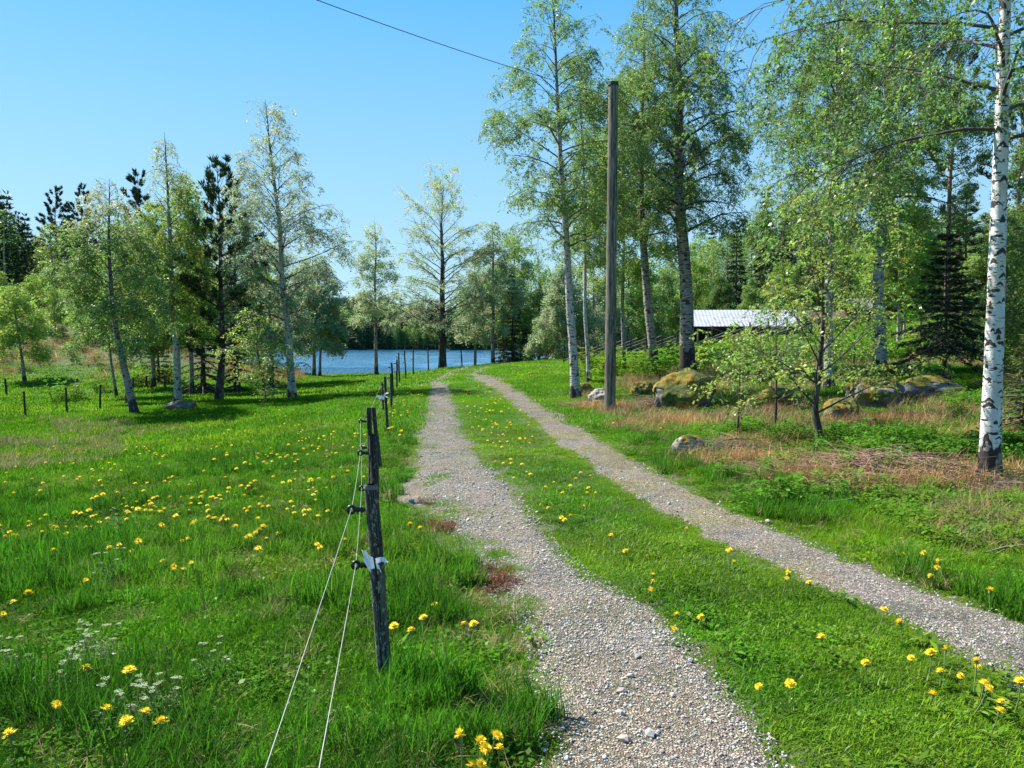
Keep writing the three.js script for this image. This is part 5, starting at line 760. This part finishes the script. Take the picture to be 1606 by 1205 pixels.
// ---------------------------------------------------------------- dandelions, cow parsley
{
  const r = rng(1001), head = (() => { const gb = new GB(); [[26, .023, .1, .004], [24, .019, .55, .006], [18, .014, .95, .008], [12, .009, 1.25, .009]].forEach(([n, len, el, y], q) => { for (let k = 0; k < n; k++) { const a = (k + .37 * q) / n * 6.283 + .1 * r(), e = el + (r() - .5) * .25, d = [Math.cos(a) * Math.cos(e), Math.sin(e), Math.sin(a) * Math.cos(e)]; gb.leaf([0, y, 0], d, [0, 1, 0.001], len * (.9 + .2 * r()), .0052, [1, 1, 1]); } }); return gb.build(); })();
  const calyx = new THREE.CylinderGeometry(.0085, .004, .014, 9).translate(0, -.003, 0), stemG = (h, b) => new GB().tube([[b * .6, 0, 0], [b * .2, h * .5, 0], [0, h, 0]], [.0028, .0025, .0022], 6).build();
  const stems = [stemG(.12, .03), stemG(.16, .05), stemG(.09, .02)], hs = [.12, .16, .09];
  const rosG = (() => { const gb = new GB(); for (let k = 0; k < 9; k++) { const a = k * .7 + r(), e = .25 + .4 * r(); gb.leaf([0, .005, 0], [Math.cos(a) * Math.cos(e), Math.sin(e), Math.sin(a) * Math.cos(e)], [0, 1, .01], .05 + .05 * r(), .016, [.06, .15, .012]); } return gb.build(); })();
  const both = hs.map((h, q) => { const c = (g, k) => { const n = g.index ? g.toNonIndexed() : g.clone(); n.deleteAttribute('color'); n.deleteAttribute('uv'); const a = new Float32Array(n.attributes.position.count * 3); for (let i = 0; i < a.length; i += 3) a.set(k, i); n.setAttribute('color', new THREE.BufferAttribute(a, 3)); return n; }; return mergeGeometries([c(stems[q], [.14, .2, .05]), c(head.clone().scale(1.28, 1.28, 1.28).translate(0, h, 0), [.95, .74, .006])]); });
  const farMat = new THREE.MeshPhysicalMaterial({ vertexColors: true, side: THREE.DoubleSide, roughness: .9, transmission: .2, thickness: 0 });
  let count = 0;
  const flower = (x, z, zone, k, s = 1) => {
    const dd = -z, where = zone[2] ? zone[2].find((w) => dd < w[0])[1] : '', label = zone[0] + where, group = zone[1] + where, near = -z < 8, q = k % 3, y = ground(x, z), tx = (r() - .5) * .9, tz = (r() - .5) * .9, vary = .72 + .42 * r(); s *= .85 + .3 * r(); count++;
    if (!near) { const m = single('dandelion', both[q], farMat, label, 'flower', group); m.position.set(x, y + .02, z); m.rotation.set(tx * .6, r() * 6.28, tz * .6); m.scale.setScalar(s * 1.05); return; }
    const g = thing('dandelion', label, 'flower', [x, y, z], r() * 6.28, group); g.rotation.x = tx * .4; g.rotation.z = tz * .4; g.scale.setScalar(s);
    part(g, 'stem', stems[q], M.stem); const f = part(g, 'flower_head', head, M.petal); f.position.y = hs[q]; f.scale.set(1.4 * vary, 1.4 * vary * (vary < .8 ? 1.6 : .9 + .3 * r()), 1.22 * vary); f.rotation.set(tx, 0, tz); part(f, 'calyx', calyx, M.stem); if (k % 2) part(g, 'leaves', rosG, M.grass);
  };
  const Z = { mead: ['yellow dandelion in the left meadow', 'dandelions in the left meadow', [[3.6, ', nearest the bottom edge'], [5.2, ', in the foreground'], [8, ', in the middle distance'], [12, ', in the thick drift'], [99, ', far off towards the trees']]], fence: ['yellow dandelion between the fence and the left rut', 'dandelions between fence and track', [[3.25, ', in the clump at the bottom edge'], [5, ', beside the nearest post'], [12, ', near the second post'], [99, ', beside the far posts']]], strip: ['yellow dandelion on the strip between the ruts', 'dandelions on the middle strip', [[4.2, ', in the right foreground'], [5.5, ', a little beyond the foreground'], [9, ', halfway to the pole'], [14, ', level with the stone and brushwood'], [99, ', far along the track']]], verge: ['yellow dandelion flowering on the verge right of the right rut', 'dandelions on the right verge'] };
  const at = (u, v, hh = .12) => { const d0 = (H - hh) * F / (v - 540); let p = px(u, v, d0), d = d0; for (let k = 0; k < 6; k++) { const y = ground(p[0], p[2]) + hh; d = (H - y) * F / (v - 540); p = px(u, v, clamp(d, 1, 60)); } return p; };
  const listed = { strip: [[1192, 1088], [1237, 1098], [1290, 1009], [1358, 1055], [1427, 1050], [1478, 1062], [1527, 1057], [1527, 1069], [1465, 1098], [1541, 1092], [1538, 1106], [1571, 1108], [1562, 1129], [1603, 1106], [1505, 1064], [1417, 996], [1384, 980], [1482, 1027], [1463, 1042], [1019, 926], [1016, 930], [1052, 996], [1066, 994], [1101, 968], [1231, 919], [1243, 921], [1271, 919], [1024, 910], [958, 856], [983, 865], [1075, 838], [880, 822], [887, 818], [895, 815], [864, 807], [848, 793], [855, 775], [893, 771], [920, 780], [926, 775], [933, 781], [882, 778], [906, 759], [910, 754], [832, 749], [826, 745], [926, 757], [868, 761], [915, 800], [1146, 880], [1151, 885], [805, 755], [790, 735], [775, 703], [783, 697], [795, 700], [772, 697], [776, 731], [801, 736], [818, 732], [798, 728], [790, 712], [815, 690], [825, 690], [835, 692], [818, 704], [800, 670], [795, 669]],
    fence: [[682, 944], [648, 988], [666, 987], [728, 977], [743, 986], [619, 999], [706, 1061], [742, 1177], [766, 1181], [752, 1194], [781, 1182], [725, 1200], [755, 1176], [641, 826], [662, 839], [737, 1206]],
    mead: [[22, 1166], [81, 1131], [137, 1050], [158, 1133], [205, 1080], [252, 1139], [195, 1149], [222, 1153], [7, 957], [24, 946], [39, 949], [272, 884], [271, 896], [304, 886], [256, 875], [294, 852], [253, 834], [207, 861], [173, 864], [188, 862], [137, 908], [83, 867], [217, 859], [282, 847], [283, 893], [371, 831], [437, 833], [200, 806], [175, 785]],
    verge: [[1416, 865], [1468, 889], [1484, 893], [1465, 900], [1550, 931], [1450, 880], [905, 668], [962, 666], [1037, 681]] };
  let k = 0;
  for (const z of Object.keys(listed)) for (const [u, v] of listed[z]) { const p = at(u, v, z === 'strip' ? .09 : .13); flower(p[0], p[2], Z[z], k++, z === 'strip' ? .85 : 1.0); }
  const some = (n, u0, u1, v0, v1, z, ok) => { let made = 0, t = 0; while (made < n && t++ < n * 30) { const p = at(lerp(u0, u1, r()), lerp(v0, v1, r())); if (rutDist(p[0], p[2]) < .12 || !ok(p[0], p[2])) continue; if (fbm(p[0] * 1.1, p[2] * 1.1, 1011, 2) < .44) continue; flower(p[0], p[2], Z[z], k++); made++; } };
  some(70, 0, 420, 745, 850, 'mead', (x, z) => x < -1); some(45, 330, 570, 665, 760, 'mead', (x, z) => x < -1.2); some(14, 250, 560, 760, 900, 'mead', (x) => x < -1);
  some(22, 610, 680, 590, 690, 'fence', (x, z) => x > -3.6 && !isMedian(x, z)); some(22, 700, 900, 600, 700, 'strip', isMedian); some(8, 760, 830, 580, 600, 'verge', (x, z) => x > 0);
  { const L = []; let t = 0; const more = (n, u0, u1, v0, v1, ok) => { let m = 0; while (m < n && t++ < 20000) { const p = at(lerp(u0, u1, r()), lerp(v0, v1, r())); if (rutDist(p[0], p[2]) < .15 || !ok(p[0], p[2]) || fbm(p[0] * 1.1, p[2] * 1.1, 1011, 2) < .46) continue; L.push([p[0], ground(p[0], p[2]) + .01, p[2], r() * 6.28, .65 + .35 * r(), null, (r() - .5) * .5, (r() - .5) * .5]); m++; } };
    more(150, 0, 520, 690, 830, (x) => x < -1.2); more(60, 380, 590, 640, 720, (x) => x < -1.6); more(50, 690, 800, 590, 690, isMedian); more(40, 600, 690, 575, 640, (x, z) => x > -4 && !isMedian(x, z));
    scatter('dandelion_drift', both[2], farMat, L, 'small far dandelions dotted thickly through the meadow and along the track', 'flowers'); }
  console.log('dandelions', count);
  const umb = () => { const g = new THREE.Group(), st = new GB(), fl = new GB(), lf = new GB(); for (let s = 0; s < 7; s++) { const a = r() * 6.28, h = .2 + .16 * r(), o = .05 + .12 * r(), t = [Math.cos(a) * o, h, Math.sin(a) * o]; st.tube([[0, 0, 0], [t[0] * .4, h * .6, t[2] * .4], t], [.0025, .002, .0016], 4); for (let w = 0; w < 14; w++) { const b = w * 2.4, e = .024 * Math.sqrt((w + .5) / 14), q = vadd(t, [Math.cos(b) * e, .016 + .006 * r(), Math.sin(b) * e]); st.tube([t, q], [.0009, .0007], 3); for (let z = 0; z < 6; z++) { const c = r() * 6.28; fl.leaf(vadd(q, [(r() - .5) * .012, 0, (r() - .5) * .012]), [Math.cos(c), .3, Math.sin(c)], [(r() - .5) * .9, 1, (r() - .5) * .9], .005, .004, [.42, .47, .28]); } } } for (let s = 0; s < 150; s++) { const a = r() * 6.28, o = .2 * Math.sqrt(r()), p = [Math.cos(a) * o, .04 + .17 * r(), Math.sin(a) * o], c = r() * 6.28; lf.leaf(p, [Math.cos(c), .3 * r(), Math.sin(c)], [r() - .5, 1, r() - .5], .03 + .02 * r(), .012, [.1 * (.8 + .4 * r()), .16, .04]); } for (const [n, b, m] of [['stems', st, M.stem], ['flower_umbels', fl, M.plain], ['leaves', lf, M.leaf]]) part(g, n, b.build(), m).userData.kind = 'stuff'; return g; };
  const U = [umb(), umb()]; [[130, 982, 'left of the meadow middle at the picture edge'], [165, 985, 'with the brightest umbels'], [235, 1065, 'beside two dandelions in the lower left'], [255, 1055, 'right of the lower left dandelions'], [20, 1000, 'cut by the left picture edge'], [95, 1025, 'below the brightest one'], [178, 795, 'amid the thick dandelions'], [172, 868, 'in front of the thick dandelions'], [330, 1000, 'near the middle of the left meadow'], [205, 1075, 'lowest in the left meadow']].forEach(([u, v, l], q) => { const p = at(u, v, .25); plant(U[q % 2].clone(), 'cow_parsley', 'white flowering cow parsley, ' + l, 'plant', p[0], p[2], { turn: q, s: .5 + .2 * r(), group: 'cow parsley in the left meadow' }); });
}
console.log('done');
{ let n = 0, u = 0; const seen = new Set(); scene.traverse((m) => { if (m.isMesh) { const g = m.geometry, c = (g.index ? g.index.count : g.attributes.position.count) / 3; if (!m.isInstancedMesh) n += c; if (!seen.has(g)) { seen.add(g); u += c; } } }); console.log('triangles', n, 'unique', u); }
renderer.render(scene, camera);
